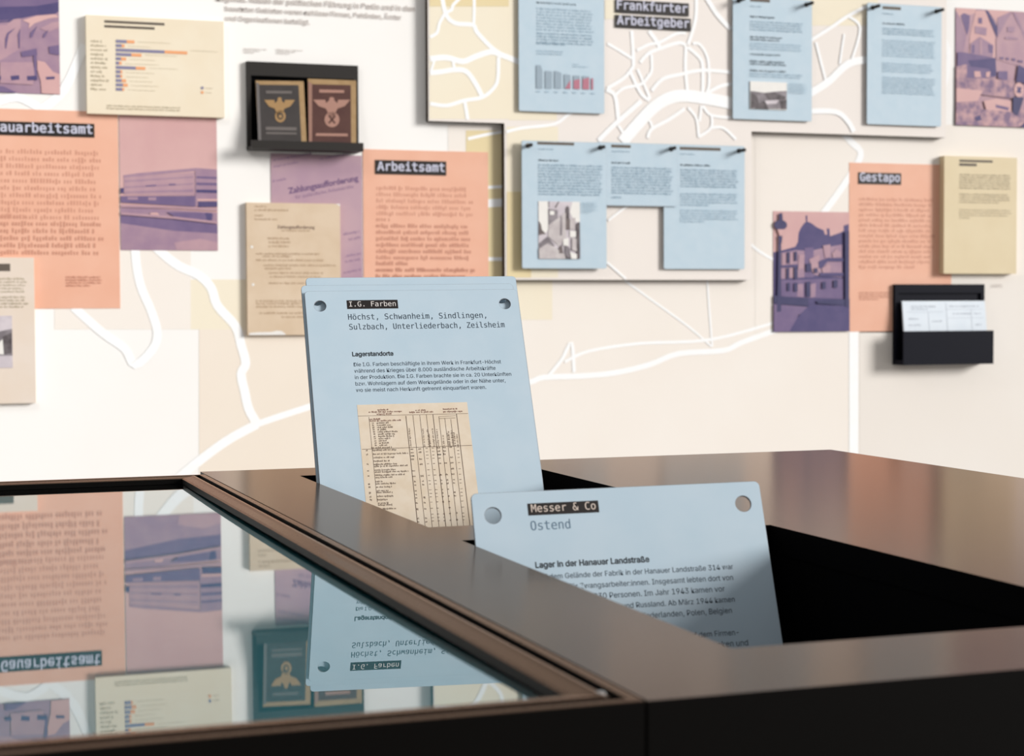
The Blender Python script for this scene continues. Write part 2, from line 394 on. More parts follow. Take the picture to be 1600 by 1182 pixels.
# aerial photo, upper left
p = Panel('photo_print', 'purple toned aerial photo of curved hall roofs at the upper left corner', 'photo print', (-75, -60), (94, 148), 0.0015)
S = lambda *q: tr(q, 0, 0, 7.39)
p.picture((-75, -60), (94, 148), P_MID, [
    (P_MID2, S((-400, 280), (70, 290), (150, 230), (240, 200), (240, 560), (0, 700), (-400, 760))),
    (P_DRK, S((-600, -500), (720, -500), (720, 20), (690, 25), (640, 160), (420, 175), (240, 215), (150, 215), (60, 240), (-600, 250))),
    (P_NAVY, S((-600, 90), (420, 70), (690, 25), (690, 130), (640, 160), (420, 175), (240, 212), (60, 232), (-600, 240))),
    (P_NAVY, S((-600, 240), (60, 245), (180, 205), (110, 255), (-600, 285))),
    (P_SKY, S((260, 235), (420, 185), (640, 165), (690, 200), (560, 215), (400, 270), (330, 330), (340, 270))),
    (P_MID2, S((460, 330), (600, 260), (690, 250), (690, 320), (560, 370))),
    (P_DRK, S((60, 450), (85, 380), (180, 320), (100, 400), (72, 560), (60, 560))), (P_DRK, S((205, 400), (235, 330), (230, 560), (215, 560))),
    (P_DRK, S((350, 380), (430, 300), (370, 430), (345, 440))), (P_DRK, S((500, 400), (560, 340), (520, 430), (495, 440))),
    (P_DRK, S((240, 600), (420, 560), (430, 640), (250, 660))), (P_DRK, S((560, 540), (700, 520), (700, 640), (570, 620))),
    (P_SKY, S((430, 700), (520, 720), (610, 830), (700, 860), (700, 1100), (480, 1080), (470, 940), (430, 800))),
    (P_MID2, S((0, 720), (380, 720), (400, 860), (380, 980), (0, 960))),
    (P_DRK, S((385, 640), (420, 640), (430, 910), (400, 930))),
    (P_NAVY, S((120, 880), (220, 870), (225, 920), (130, 930))), (P_NAVY, S((310, 880), (425, 875), (430, 925), (315, 930))), (P_NAVY, S((530, 890), (630, 885), (630, 915), (535, 920))),
    (P_DRK, S((-60, 990), (40, 1000), (170, 1060), (190, 1090), (-60, 1090))), (P_NAVY, S((-60, 880), (10, 880), (10, 920), (-60, 920)))])

# orange text panel far left
p = Panel('text_panel', 'orange text panel headed Gauarbeitsamt at the left edge', 'text panel', (-33, 168.5), (188, 482), 0.0015, mt=ORANGE, group='orange text panels')
SEAM = p.x1
p.plate((-16, 189), (147.5, 215), 'Gauarbeitsamt', 0.27, 0.02, LETB)
p.lines('body_text', -14, 239, 163, 10.5, 10, 4.6, INKO)
p.lines('body_text', -14, 341, 46, 10.5, 1, 4.6, INKO)
p.lines('body_text', -14, 352, 165, 10.5, 5, 4.6, INKO)
p.lines('caption', 103, 434.5, 164, 4.1, 4, 1.8, INKO, short=(3,), frac=0.62)

# building photo beside it
p = Panel('photo_print', 'purple toned photo of a long office building below the chart panel', 'photo print', (187.0, 178), (340.5, 392), 0.0015); p.x0 = SEAM+0.0002
S = lambda *q: tr(q, 130, 160, 4.926)
p.picture((186.0, 178), (340.5, 392), P_SKY, [
    (P_MID, S((285, 800), (1045, 850), (1045, 1150), (285, 1150))),
    (P_DRK, S((285, 865), (560, 880), (1045, 940), (1045, 1010), (700, 990), (285, 930))),
    (P_MID2, S((700, 1080), (900, 1050), (1040, 1080), (1040, 1150), (720, 1150))),
    (P_MID, S((310, 562), (420, 546), (870, 506), (1045, 518), (1045, 535), (865, 530), (310, 580))),
    (P_MID2, S((312, 578), (862, 538), (862, 716), (312, 712))),
    (P_MID, S((320, 603), (845, 568), (845, 582), (320, 615))), (P_MID, S((320, 650), (845, 622), (845, 634), (320, 660))), (P_MID, S((320, 688), (845, 670), (845, 690), (320, 697))),
    (P_DRK, S((480, 640), (560, 634), (560, 646), (480, 650))), (P_DRK, S((660, 628), (710, 626), (710, 638), (660, 640))),
    (P_MID, S((862, 530), (1045, 530), (1045, 805), (862, 800))),
    (P_DRK, S((870, 570), (1045, 575), (1045, 592), (870, 585))), (P_DRK, S((870, 618), (1045, 622), (1045, 642), (870, 638))), (P_NAVY, S((870, 672), (1045, 675), (1045, 700), (870, 695))),
    (P_SKY, S((875, 745), (1045, 745), (1045, 760), (875, 760))), (P_NAVY, S((885, 765), (1045, 765), (1045, 806), (885, 806))),
    (P_DRK, S((288, 722), (862, 720), (862, 804), (288, 772))),
    (P_MID, S((340, 730), (420, 730), (420, 752), (340, 750))), (P_MID, S((500, 732), (560, 732), (560, 756), (500, 754))),
    (P_MID2, S((288, 790), (1045, 815), (1045, 838), (700, 818), (288, 808))),
    (P_DRK, S((640, 845), (900, 850), (1000, 860), (990, 910), (900, 905), (700, 880))),
    (P_NAVY, S((935, 850), (990, 855), (985, 910), (950, 905))),
    (P_SKY, S((520, 850), (570, 850), (600, 885), (500, 880))),
    (P_MID2, S((288, 845), (700, 880), (1045, 918), (1045, 936), (700, 898), (288, 866))),
    (P_NAVY, S((288, 660), (312, 660), (312, 700), (288, 700)))])

# bar chart panel
ORBAR = mat((240, 168, 118), 0.6, name='chart_orange'); BLBAR = mat((136, 132, 160), 0.6, name='chart_violet')
p = Panel('chart_panel', 'cream landscape panel with a horizontal bar chart, upper left', 'chart panel', (134, 23), (351, 184), 0.016, mt=CREAM)
p.rect('heading_label', (163, 31.5), (257, 40), PLATE_SOFT); p.rect('heading_label', (163, 39), (241.5, 46.5), PLATE_SOFT)
mb1, mb2, mb3 = MB(), MB(), MB(); Ya = p.lay()
q = p.Y/F_PX*1.04
for i, (a, o_) in enumerate(((198, 210), (190, 194.5), (257, 292.5), (205, 221), (189, 197), (186, 190), (212, 227), (188, 191), (188, 191), (190, 197), (192, 199.5), (191, 194))):
    y = 62+6.82*i; X, Z = wp(181, y, p.Y)
    xa = wp(a, y, p.Y)[0]; xo = wp(o_, y, p.Y)[0]; h = 4.4*q
    mb1.face([(X, Ya, Z-h), (xa, Ya, Z-h), (xa, Ya, Z), (X, Ya, Z)], BLBAR)
    mb2.face([(xa, Ya, Z-h), (xo, Ya, Z-h), (xo, Ya, Z), (xa, Ya, Z)], ORBAR)
    X, Z = wp(142, y+3.4, p.Y); typed(mb3, lambda x, z: (x, Ya, z), X, Z, random.uniform(14, 26)*q, 2.2*q, INKC)
    X, Z = wp(o_+6, y+4, p.Y); typed(mb3, lambda x, z: (x, Ya, z), X, Z, random.uniform(30, 52)*q, 0.7*q, INKC)
for yy, mt in ((137.5, BLBAR), (144.5, ORBAR)):
    X, Z = wp(316, yy, p.Y); (mb1 if mt is BLBAR else mb2).face([(X+2.3*q*math.cos(a*.785), Ya, Z+2.3*q*math.sin(a*.785)) for a in range(8)], mt)
    X, Z = wp(321, yy+1, p.Y); typed(mb3, lambda x, z: (x, Ya, z), X, Z, 11*q, 1.0*q, INKC)
mb1.build('violet_bars', p.root, p.o); mb2.build('orange_bars', p.root, p.o); mb3.build('axis_text', p.root, p.o)
p.lines('caption', 167, 166, 290, 4, 2, 1.6, INKC)

# cream panel bottom left
p = Panel('text_panel', 'pale cream text panel with a small grey photo at the lower left edge', 'text panel', (-92, 402), (56.5, 630), 0.014, mt=CREAM3)
p.rect('heading_label', (-66, 412), (16, 424), PLATE_SOFT)
p.lines('body_text', -66, 437, 45, 4.7, 5, 2.0, INKC); p.lines('body_text', -66, 466, 47, 4.7, 4, 2.0, INKC)
G1 = mat((214, 204, 208), 0.6, (196, 186, 192), 30, name='photo_grey_light'); G2 = mat((150, 142, 146), 0.6, (120, 112, 116), 40, name='photo_grey_mid'); G3 = mat((74, 66, 68), 0.6, (110, 102, 104), 60, name='photo_grey_dark'); G0 = mat((240, 236, 230), 0.6, name='photo_white')
p.picture((-66, 494), (20, 575), G1, [(G2, [(-66, 528), (-20, 522), (20, 514), (20, 556), (-66, 556)]), (G3, [(-60, 530), (-30, 530), (-30, 554), (-60, 554)]), (G3, [(4, 526), (18, 520), (18, 552), (6, 554)]), (G0, [(-6, 540), (4, 530), (6, 554), (-8, 554)])])

# introduction text printed on the wall
intro = empty('wall_text', (wp(352, 40)[0], WALL_Y, wp(352, 40)[1]), 'grey introduction text printed on the white wall above the booklet shelf', 'wall text')
mb = MB(); Yt = WALL_Y-0.0024
for s_, x0, y0, x1 in (('Regimes. Neben der politischen Führung in Berlin und in den', 338, 1.5, 648), ('besetzten Gebieten waren zahllose Firmen, Behörden, Ämter', 352, 17, 627), ('und Organisationen beteiligt.', 352, 32, 484)):
    X, Z = wp(x0, y0); X1 = wp(x1, y0)[0]
    write(mb, s_, INKG, lambda x, z: (x, Yt, z), X, Z, width=X1-X, font=SANS, bold=0.02)
mb.build('lettering', intro, intro.location)
cap = empty('wall_text', (wp(381, 84)[0], WALL_Y, wp(381, 84)[1]), 'two tiny grey captions printed on the wall just above the booklet shelf', 'wall text')
mb = MB(); q = WALL_Y/F_PX*1.04
for x0, y0, n, L in ((381, 77, 3, 36), (432, 78.5, 3, 40)):
    for i in range(n):
        X, Z = wp(x0, y0+i*3); typed(mb, lambda x, z: (x, Yt, z), X, Z, (L-10*i)*q, 1.4*q, INKG)
mb.build('lettering', cap, cap.location)
cap = empty('wall_text', (wp(1548, 448)[0], WALL_Y, wp(1548, 448)[1]), 'tiny grey caption on the wall right of the leaflet box', 'wall text')
mb = MB()
for i in range(2):
    X, Z = wp(1548, 446+i*3); typed(mb, lambda x, z: (x, Yt, z), X, Z, 24*q, 1.5*q, INKG)
mb.build('lettering', cap, cap.location)

# purple document print and the orange Arbeitsamt panel
PURP = mat((192, 160, 168), 0.6, (178, 146, 162), 9, name='purple_print')
p = Panel('document_print', 'purple toned enlarged document print under the booklet shelf', 'document print', (423, 240), (567, 470), 0.0015, mt=PURP, face='print')
PINK = mat((120, 92, 128), 0.6, name='purple_ink'); PINK2 = mat((150, 120, 150), 0.6, name='purple_ink_light')
mb = MB(); Ya = p.lay(); ca, sa = math.cos(0.20), math.sin(0.20)
def slant(px, py):
    X, Z = wp(px, py, p.Y); return lambda x, y: (X+x*ca-y*sa, Ya, Z+x*sa+y*ca)
q = p.Y/F_PX*1.04
write(mb, 'Zahlungsaufforderung', PINK, slant(451, 303), 0, 0, width=112*q, bold=0.03)
write(mb, 'für ausländische Arbeitskräfte', PINK2, slant(462, 311), 0, 0, width=93*q)
for x, y, L in ((428, 262, 40), (426, 285, 22), (428, 252, 60), (500, 250, 50), (537, 368, 26), (541, 402, 24), (540, 411, 24), (537, 428, 28), (545, 376, 20)):
    typed(mb, slant(x, y), 0, 0, L*q, 2.4*q, PINK2)
mb.build('document_text', p.root, p.o)
p = Panel('text_panel', 'orange text panel headed Arbeitsamt behind the upright blue card', 'text panel', (567, 233), (764, 534), 0.0015, mt=ORANGE, group='orange text panels')
p.plate((586, 250), (697, 274.5), 'Arbeitsamt', 0.27, 0.025, LETB)
p.lines('body_text', 588, 296.5, 742, 9.85, 5, 4.3, INKO); p.lines('body_text', 588, 345.5, 612, 9.85, 1, 4.3, INKO, ragged=0)
p.lines('body_text', 588, 355.5, 742, 9.85, 6, 4.3, INKO); p.lines('body_text', 588, 414.5, 640, 9.85, 1, 4.3, INKO, ragged=0)
p.lines('body_text', 588, 424.5, 742, 9.85, 8, 4.3, INKO)

# old paper document on its backing board
p = Panel('document_facsimile', 'yellowed typed document facsimile with punched holes beside the orange Arbeitsamt panel', 'document', (385, 316.5), (533, 523), 0.013, mt=PAPER)
INKP = mat((176, 146, 116), 0.7, name='faded_type'); INKP2 = mat((120, 96, 84), 0.7, name='faded_type_dark')
q = p.Y/F_PX*1.04; mb = MB(); Ya = p.lay()
X, Z = wp(433, 357, p.Y); write(mb, 'Zahlungsaufforderung', INKP2, lambda x, z: (x, Ya, z), X, Z, width=58*q, bold=0.02)
for x, y, L in ((440, 361.5, 45), (398, 324, 18), (398, 329.5, 52), (398, 338, 14), (398, 344, 35), (418, 374, 36), (420, 380, 34), (420, 386, 30), (400, 398, 98), (410, 402, 46), (400, 408, 105), (412, 416, 112), (414, 421, 40), (420, 428, 84), (422, 434, 80), (420, 444, 62), (400, 472, 96), (400, 476, 72), (400, 481, 118), (405, 491, 92), (440, 497, 40)):
    X, Z = wp(x, y, p.Y); typed(mb, lambda a, z: (a, Ya, z), X, Z, L*q, 2.0*q, INKP)
mb.build('typed_text', p.root, p.o)
mb = MB()
for x, y in ((393.5, 386), (395.5, 445)):
    p.poly(mb, el(x, y, 2.2, 2.2, 10), G0, Ya-0.0002)
p.poly(mb, [(389, 524), (390, 520.5), (402, 519.5), (425, 519), (432, 517), (440, 517.5), (446, 522), (446, 524)], G0, Ya-0.0002)
p.poly(mb, [(524, 317), (534, 317), (534, 323), (529, 321)], G0, Ya-0.0002)
mb.build('torn_edges', p.root, p.o)

# ------------------------------------------------------------------ booklet shelf
X0, X1, ZB, ZT = rect_of((385.5, 95.5), (560.5, 239), WALL_Y-0.012)
shelf = empty('booklet_shelf', (X0, WALL_Y, ZB), 'black wall shelf with two old booklets above the purple document print', 'wall shelf')
o_ = shelf.location
mb = MB(); mb.box(X0, X1, WALL_Y-0.004, WALL_Y, ZB, ZT, TRAYM); mb.build('back_plate', shelf, o_)
tb = 0.030
mb = MB(); mb.box(X0, X1, WALL_Y-0.012, WALL_Y-0.004, ZT-tb, ZT, BLACKM); mb.build('header_board', shelf, o_)
mb = MB(); mb.box(X0, X0+0.009, WALL_Y-0.012, WALL_Y-0.004, ZB, ZT-tb, BLACKM); mb.build('side_strip', shelf, o_)
mb = MB(); mb.box(X1-0.009, X1, WALL_Y-0.012, WALL_Y-0.004, ZB, ZT-tb, BLACKM); mb.build('side_strip', shelf, o_)
LD = 0.050; ly = WALL_Y-0.004-LD
lx0 = X0; lx1 = X1
mb = MB(); mb.box(lx0, lx1, ly, WALL_Y-0.012, ZB, ZB+0.006, BLACKM); mb.build('ledge', shelf, o_)
mb = MB(); mb.box(lx0, lx1, ly, ly+0.005, ZB+0.006, ZB+0.018, BLACKM); mb.build('lip', shelf, o_)
# booklets lean on the back plate, stand on the ledge
TANB = mat((176, 144, 102), 0.6, (166, 134, 92), 60, k=1.25, name='booklet_border')
def booklet(name, label, tl, tr_, bl, br, cover, spine, emblem_mt, parts, border):
    zb = ZB+0.0065; yb = ly+0.011; yt = WALL_Y-0.014
    def at(px, py):
        # the leaning plane of the booklet: from (yb, zb) at the foot to yt at the head
        d = ray(px, py); H = 0.15
        n = Vector((0, H, -(yt-yb))).normalized(); p0 = Vector((0, yb, zb))
        t = (p0-EYE).dot(n)/d.dot(n); return EYE+d*t
    n = Vector((0, 0.15, -(yt-yb))).normalized()
    A, B_, C_, D = at(*tl), at(*tr_), at(*br), at(*bl)
    vx = Vector((1, 0, 0)); vu = Vector((0, yt-yb, 0.15)).normalized()
    D = Vector((D.x, yb, zb)); C_ = Vector((C_.x, yb, zb))
    root = empty(name, D, label, 'booklet', 'historic booklets on the wall shelf'); oo = D.copy()
    mb = MB(); thick = 0.0045
    q4 = [D, C_, B_, A]; bk = [p_+n*thick for p_ in q4]
    mb.face(q4, border); mb.face(bk[::-1], border)
    for i in range(4):
        j = (i+1) % 4; mb.face([q4[i], bk[i], bk[j], q4[j]], border)
    mb.build('page_block', root, oo)
    for nm, mt, px, k in parts:
        mb = MB()
        for poly_ in px:
            mb.face([at(*c)-n*0.0004*k for c in poly_], mt)
        mb.build(nm, root, oo)
    return root, at, n, oo
S = lambda *q: tr(q, 375, 85, 7.165)
C1 = mat((64, 58, 56), 0.6, (58, 52, 50), 30, k=1.25, name='grey_cover'); C2 = mat((88, 54, 46), 0.6, (80, 46, 40), 30, k=1.25, name='maroon_cover')
SP1 = mat((112, 106, 104), 0.6, k=1.25, name='grey_spine'); SP2 = mat((160, 120, 104), 0.6, k=1.25, name='rose_spine')
E1 = mat((170, 134, 88), 0.6, k=1.25, name='gold_print'); E2 = mat((176, 132, 116), 0.6, k=1.25, name='rose_print'); T1 = mat((110, 102, 98), 0.6, k=1.25, name='grey_print')
def eagle(cx, top, hw, sc):
    """spread-wing eagle above a round wreath"""
    w_ = hw
    L = [(cx-w_, top+20), (cx-0.35*w_, top+20), (cx-0.3*w_, top+58), (cx-0.2*w_, top+40), (cx-0.12*w_, top+20), (cx-0.14*w_, top+2), (cx, top-12)]
    L += [(cx-(x-cx), y) for x, y in L[::-1][1:]]
    low = [(cx+0.70*w_, top+92), (cx+0.32*w_, top+118), (cx+0.24*w_, top+150), (cx+0.16*w_, top+215), (cx-0.16*w_, top+215), (cx-0.24*w_, top+150), (cx-0.32*w_, top+118), (cx-0.70*w_, top+92)]
    return S(*(L+low))
booklet('booklet', 'grey old booklet with a gold eagle emblem, left of the two on the shelf', (399.5, 126), (474.5, 127), (405, 226), (479.5, 228), C1, SP1, E1, [
    ('cover', C1, [S((182, 340), (655, 345), (690, 1010), (215, 1010))], 1),
    ('spine', SP1, [S((180, 318), (212, 325), (240, 1010), (205, 1010))], 2),
    ('emblem', E1, [eagle(442, 492, 172, 1), S(*el(450, 695, 60, 68))], 3),
    ('emblem_wreath', C1, [S(*el(450, 695, 34, 38))], 4), ('emblem_mark', E1, [S(*el(450, 697, 20, 20))], 5),
    ('lettering', T1, [S((285, 408), (580, 412), (580, 442), (290, 440)), S((285, 812), (632, 818), (632, 856), (285, 850)), S((290, 872), (632, 878), (632, 900), (290, 895)), S((300, 968), (620, 972), (620, 980), (300, 976))], 3)], TANB)
booklet('booklet', 'maroon old booklet with a pale eagle emblem, right of the two on the shelf', (481, 123), (556.5, 126), (483.5, 228), (556.5, 230), C2, SP2, E2, [
    ('cover', C2, [S((808, 335), (1240, 345), (1245, 1030), (805, 1030))], 1),
    ('spine', SP2, [S((762, 300), (806, 330), (806, 1030), (770, 1030))], 2),
    ('emblem', E2, [eagle(1025, 490, 208, 1), S(*el(1028, 732, 84, 86))], 3),
    ('emblem_mark', C2, [S((985, 690), (1000, 680), (1070, 770), (1055, 782)), S((1060, 685), (1072, 698), (1000, 780), (985, 768))], 4),
    ('lettering', E2, [S((885, 395), (1165, 402), (1165, 434), (885, 430))], 3), ('lettering', E2, [S((850, 885), (1205, 890), (1205, 920), (845, 915))], 3)], TANB)

# ------------------------------------------------------------------ perforated cards (blue)
def rounded(w_, h_, r, n=5):
    P = []
    for cx, cy, a0 in ((w_-r, h_-r, 0), (r, h_-r, 90), (r, r, 180), (w_-r, r, 270)):
        for i in range(n+1):
            a = math.radians(a0+90*i/n); P.append((cx+r*math.cos(a), cy+r*math.sin(a)))
    return P
def card_mesh(name, w_, h_, holes, t, r=0.004, hr=0.0058):
    """card lying in x,y with its front at z = 0; punched holes"""
    cu = bpy.data.curves.new(name, 'CURVE'); cu.dimensions = '2D'; cu.fill_mode = 'BOTH'; cu.extrude = t/2-0.0003; cu.bevel_depth = 0.0003; cu.bevel_resolution = 0; cu.offset = -0.0003
    def ring(P):
        s_ = cu.splines.new('POLY'); s_.points.add(len(P)-1); s_.use_cyclic_u = True
        for pt, (x, y) in zip(s_.points, P): pt.co = (x, y, 0, 1)
    ring(rounded(w_, h_, r))
    for hx, hy in holes: ring([(hx+hr*math.cos(2*math.pi*i/28), hy+hr*math.sin(2*math.pi*i/28)) for i in range(28)])
    ob = bpy.data.objects.new(name, cu); COL.objects.link(ob)
    dg = bpy.context.evaluated_depsgraph_get()
    me = bpy.data.meshes.new_from_object(ob.evaluated_get(dg)); bpy.data.objects.remove(ob); bpy.data.curves.remove(cu)
    me.name = name
    me.transform(Matrix.Translation((0, 0, -t/2)))
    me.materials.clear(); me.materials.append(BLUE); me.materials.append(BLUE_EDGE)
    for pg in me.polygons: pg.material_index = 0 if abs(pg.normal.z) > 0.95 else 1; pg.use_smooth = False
    return me
def card_obj(name, me, parent):
    o = bpy.data.objects.new(name, me); COL.objects.link(o); o.parent = parent; return o
WALLROT = Matrix(((1, 0, 0), (0, 0, -1), (0, 1, 0))).to_4x4()      # card x,y,z -> world x, z, -y
PEGS = []
class WCard(Panel):
    """blue card hung on two pegs of the map board"""
    def __init__(s, label, TL, BR, gap, height=None):
        t = 0.003; back = BY-gap
        Panel.__init__(s, 'blue_card', label, 'info card', TL, BR, t, back, group='blue cards hung on the map board', height=height)
        w_, h_ = s.x1-s.x0, s.zt-s.zb
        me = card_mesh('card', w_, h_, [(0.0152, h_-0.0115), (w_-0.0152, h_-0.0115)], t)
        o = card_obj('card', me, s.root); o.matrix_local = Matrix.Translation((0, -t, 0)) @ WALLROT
    def head(s, TL, BR):
        s.rect('heading_label', TL, BR, PLATE_SOFT)
H4 = 0.289
c = WCard('blue card with a grey and red bar chart, left end of the upper row', (810, -20), (944.5, 178), 0.006, H4)
c.lines('subheading', 838, 5, 902, 4.4, 1, 1.9, INK)
c.lines('body_text', 838, 14.5, 928, 4.72, 8, 2.0, INKW, ragged=0.06); c.lines('body_text', 838, 53, 928, 4.72, 4, 2.0, INKW, ragged=0.06); c.lines('body_text', 838, 69, 888, 4.72, 1, 2.0, INKW)
c.lines('subheading', 838, 80.5, 880, 4.2, 2, 1.7, INKW)
GB = mat((156, 172, 184), 0.6, name='chart_grey'); RB = mat((186, 120, 136), 0.6, name='chart_red')
S = lambda *q: tr(q, 660, 0, 3.94)
for nm, mt, px in (('grey_bars', GB, [S((700, 402), (726, 402), (738, 436), (738, 545), (700, 545)), S((755, 437), (797, 440), (797, 546), (755, 545)), S((812, 437), (830, 440), (855, 450), (855, 546), (812, 545)), S((872, 458), (910, 462), (910, 548), (872, 546)), S((928, 465), (968, 467), (968, 550), (928, 548)), S((985, 468), (1025, 472), (1025, 552), (985, 550))]),
                   ('red_bars', RB, [S((876, 546), (892, 520), (910, 492), (910, 548)), S((930, 495), (968, 487), (968, 550), (930, 548)), S((985, 488), (1025, 478), (1025, 552), (985, 550)), S((1038, 482), (1050, 484), (1050, 553), (1038, 552))])):
    mb = MB(); Ya = c.lay()
    for pl_ in px: c.poly(mb, pl_, mt, Ya)
    mb.build(nm, c.root, c.o)
q = c.Y/F_PX*1.04; mb = MB(); Ya = c.lay()
for i in range(7):
    X, Z = wp(838+14.2*i, 144+.5*i, c.Y); typed(mb, lambda a, z: (a, Ya, z), X, Z, 7*q, 1.8*q, INKW, gaps=False)
for yy, L in ((101, 10), (104.5, 27)):
    X, Z = wp(895, yy, c.Y); typed(mb, lambda a, z: (a, Ya, z), X, Z, L*q, 1.2*q, INKW)
mb.build('axis_text', c.root, c.o)

c2_ = WCard('blue card with a street photo, left end of the lower row', (815, 219.5), (948, 420), 0.014)
c2_.head((839.5, 221.5), (897, 227.5)); c2_.lines('subheading', 841, 234, 868, 4, 1, 1.6, INKW); c2_.lines('subheading', 841, 251.5, 875, 4, 1, 1.9, INK)
c2_.lines('body_text', 841, 259, 942, 4.62, 11, 2.0, INKW, ragged=0.06)
S = lambda *q: tr(q, 820, 300, 9.454)
GW = mat((206, 198, 196), 0.6, (190, 180, 180), 60, name='photo_grey_warm'); GD = mat((120, 108, 106), 0.6, (92, 82, 82), 60, name='photo_grey_deep')
c2_.picture((841, 314.5), (906, 405), G1, [
    (G0, S((195, 130), (340, 130), (340, 560), (300, 620), (195, 640))), (G0, S((700, 140), (820, 140), (820, 450), (740, 440), (700, 380), (660, 300))),
    (GD, S((205, 430), (235, 480), (250, 560), (310, 620), (200, 640))), (G2, S((340, 140), (360, 140), (360, 230), (345, 230))), (GD, S((490, 140), (505, 140), (455, 240), (440, 230))),
    (G2, S((340, 250), (480, 270), (490, 500), (345, 490))), (G0, S((365, 280), (430, 285), (430, 340), (365, 340))),
    (GW, S((350, 490), (600, 300), (600, 700), (500, 800), (340, 660))), (G2, S((520, 340), (545, 380), (545, 640), (515, 650))),
    (GD, S((600, 240), (625, 205), (650, 240), (655, 560), (600, 560))), (G3, S((610, 230), (628, 205), (645, 235), (640, 400), (612, 400))),
    (GW, S((660, 400), (740, 380), (740, 560), (660, 560))), (G0, S((660, 575), (755, 580), (755, 670), (660, 670))),
    (G2, S((215, 760), (330, 665), (360, 690), (440, 800), (300, 780), (220, 830))), (GW, S((200, 840), (330, 760), (560, 900), (640, 990), (210, 995))),
    (G0, S((560, 700), (640, 680), (640, 800), (560, 790))), (GD, S((500, 820), (540, 780), (560, 910), (500, 910))), (G2, S((590, 790), (660, 830), (660, 980), (590, 960))),
    (G3, S((580, 900), (620, 960), (690, 1000), (600, 1000))), (GW, S((690, 680), (760, 690), (760, 880), (690, 860))),
    (G3, S((755, 470), (805, 445), (810, 995), (770, 995), (755, 800))), (G0, S((660, 890), (760, 920), (760, 995), (680, 990)))])
c2_.lines('caption', 909, 317.5, 933, 3, 6, 1.2, INKW, short=(5,), frac=.6)

c3_ = WCard('short blue text card, middle of the lower row with a gap below it', (931, 222), (1058, 323), 0.010)
c3_.head((955, 226), (985.5, 231.5)); c3_.lines('subheading', 956, 237.5, 985, 4, 1, 1.6, INKW); c3_.lines('subheading', 955.5, 255.5, 986, 4, 1, 1.9, INK)
c3_.lines('body_text', 955.5, 263, 1052, 4.55, 10, 2.0, INKW, ragged=0.06); c3_.lines('body_text', 955.5, 309.5, 972, 4.5, 1, 2.0, INKW)
c4_ = WCard('tall blue text card, right end of the lower row', (1037, 225), (1163.5, 421), 0.006)
c4_.head((1062, 229.5), (1126, 236)); c4_.lines('subheading', 1063, 241.5, 1088, 4, 1, 1.6, INKW); c4_.lines('subheading', 1063, 259, 1112, 4, 1, 1.9, INK)
c4_.lines('body_text', 1063, 266.5, 1155, 4.5, 7, 2.0, INKW, ragged=0.06); c4_.lines('body_text', 1063, 304, 1155, 4.5, 5, 2.0, INKW, short=(4,), frac=.5, ragged=0.06); c4_.lines('body_text', 1063, 330, 1155, 4.5, 5, 2.0, INKW, short=(4,), frac=.4, ragged=0.06)
c5_ = WCard('blue card with a small landscape photo in the upper row right of Frankfurter Arbeitgeber', (1145, -8), (1268.5, 190), 0.006, 0.2885)
c5_.head((1172, -3), (1203, 4)); c5_.lines('subheading', 1172, 10.5, 1190, 4, 1, 1.6, INKW); c5_.lines('subheading', 1172, 27, 1213, 4, 1, 1.9, INK)
c5_.lines('body_text', 1172, 34.5, 1256, 4.4, 4, 1.9, INKW, ragged=0.06); c5_.lines('subheading', 1172, 58.5, 1222, 4.4, 2, 1.9, INK)
c5_.lines('body_text', 1172, 68.5, 1254, 4.4, 3, 1.9, INKW, ragged=0.06); c5_.lines('subheading', 1172, 85.5, 1221, 4.4, 1, 1.9, INK); c5_.lines('subheading', 1172, 96.5, 1230, 4.4, 2, 1.9, INK)
c5_.lines('subheading', 1172, 111, 1229, 4.4, 1, 1.9, INK); c5_.lines('body_text', 1172, 115.5, 1258, 4.2, 2, 1.7, INKW)
S = lambda *q: tr(q, 1100, 0, 3.2)
c5_.picture((1171.5, 127), (1228.5, 172.5), G0, [(G2, S((230, 455), (300, 465), (340, 460), (412, 455), (412, 548), (230, 548))), (G3, S((230, 462), (262, 480), (275, 530), (230, 548))), (G3, S((300, 470), (345, 462), (405, 485), (400, 500), (320, 500))), (G3, S((265, 520), (300, 505), (320, 548), (250, 548))), (G1, S((300, 505), (370, 500), (360, 520), (310, 522))), (G3, S((375, 505), (412, 500), (412, 548), (385, 548)))])
c5_.lines('caption', 1232, 131.5, 1260, 3, 6, 1.2, INKW)
c6_ = WCard('blue text card without picture, right end of the upper row', (1355, 4), (1470.5, 198), 0.006)
c6_.head((1379, 9.5), (1407.5, 16)); c6_.lines('subheading', 1379, 22, 1398, 4, 1, 1.5, INKW); c6_.lines('subheading', 1379, 37.5, 1414, 4, 1, 1.9, INK)
c6_.lines('body_text', 1379, 45.5, 1462, 4.3, 3, 1.9, INKW, ragged=0.06); c6_.lines('body_text', 1379, 64, 1462, 4.3, 7, 1.9, INKW, ragged=0.06); c6_.lines('body_text', 1379, 100, 1462, 4.3, 4, 1.9, INKW, short=(3,), frac=.9); c6_.lines('body_text', 1379, 122, 1462, 4.3, 7, 1.9, INKW, ragged=0.05)
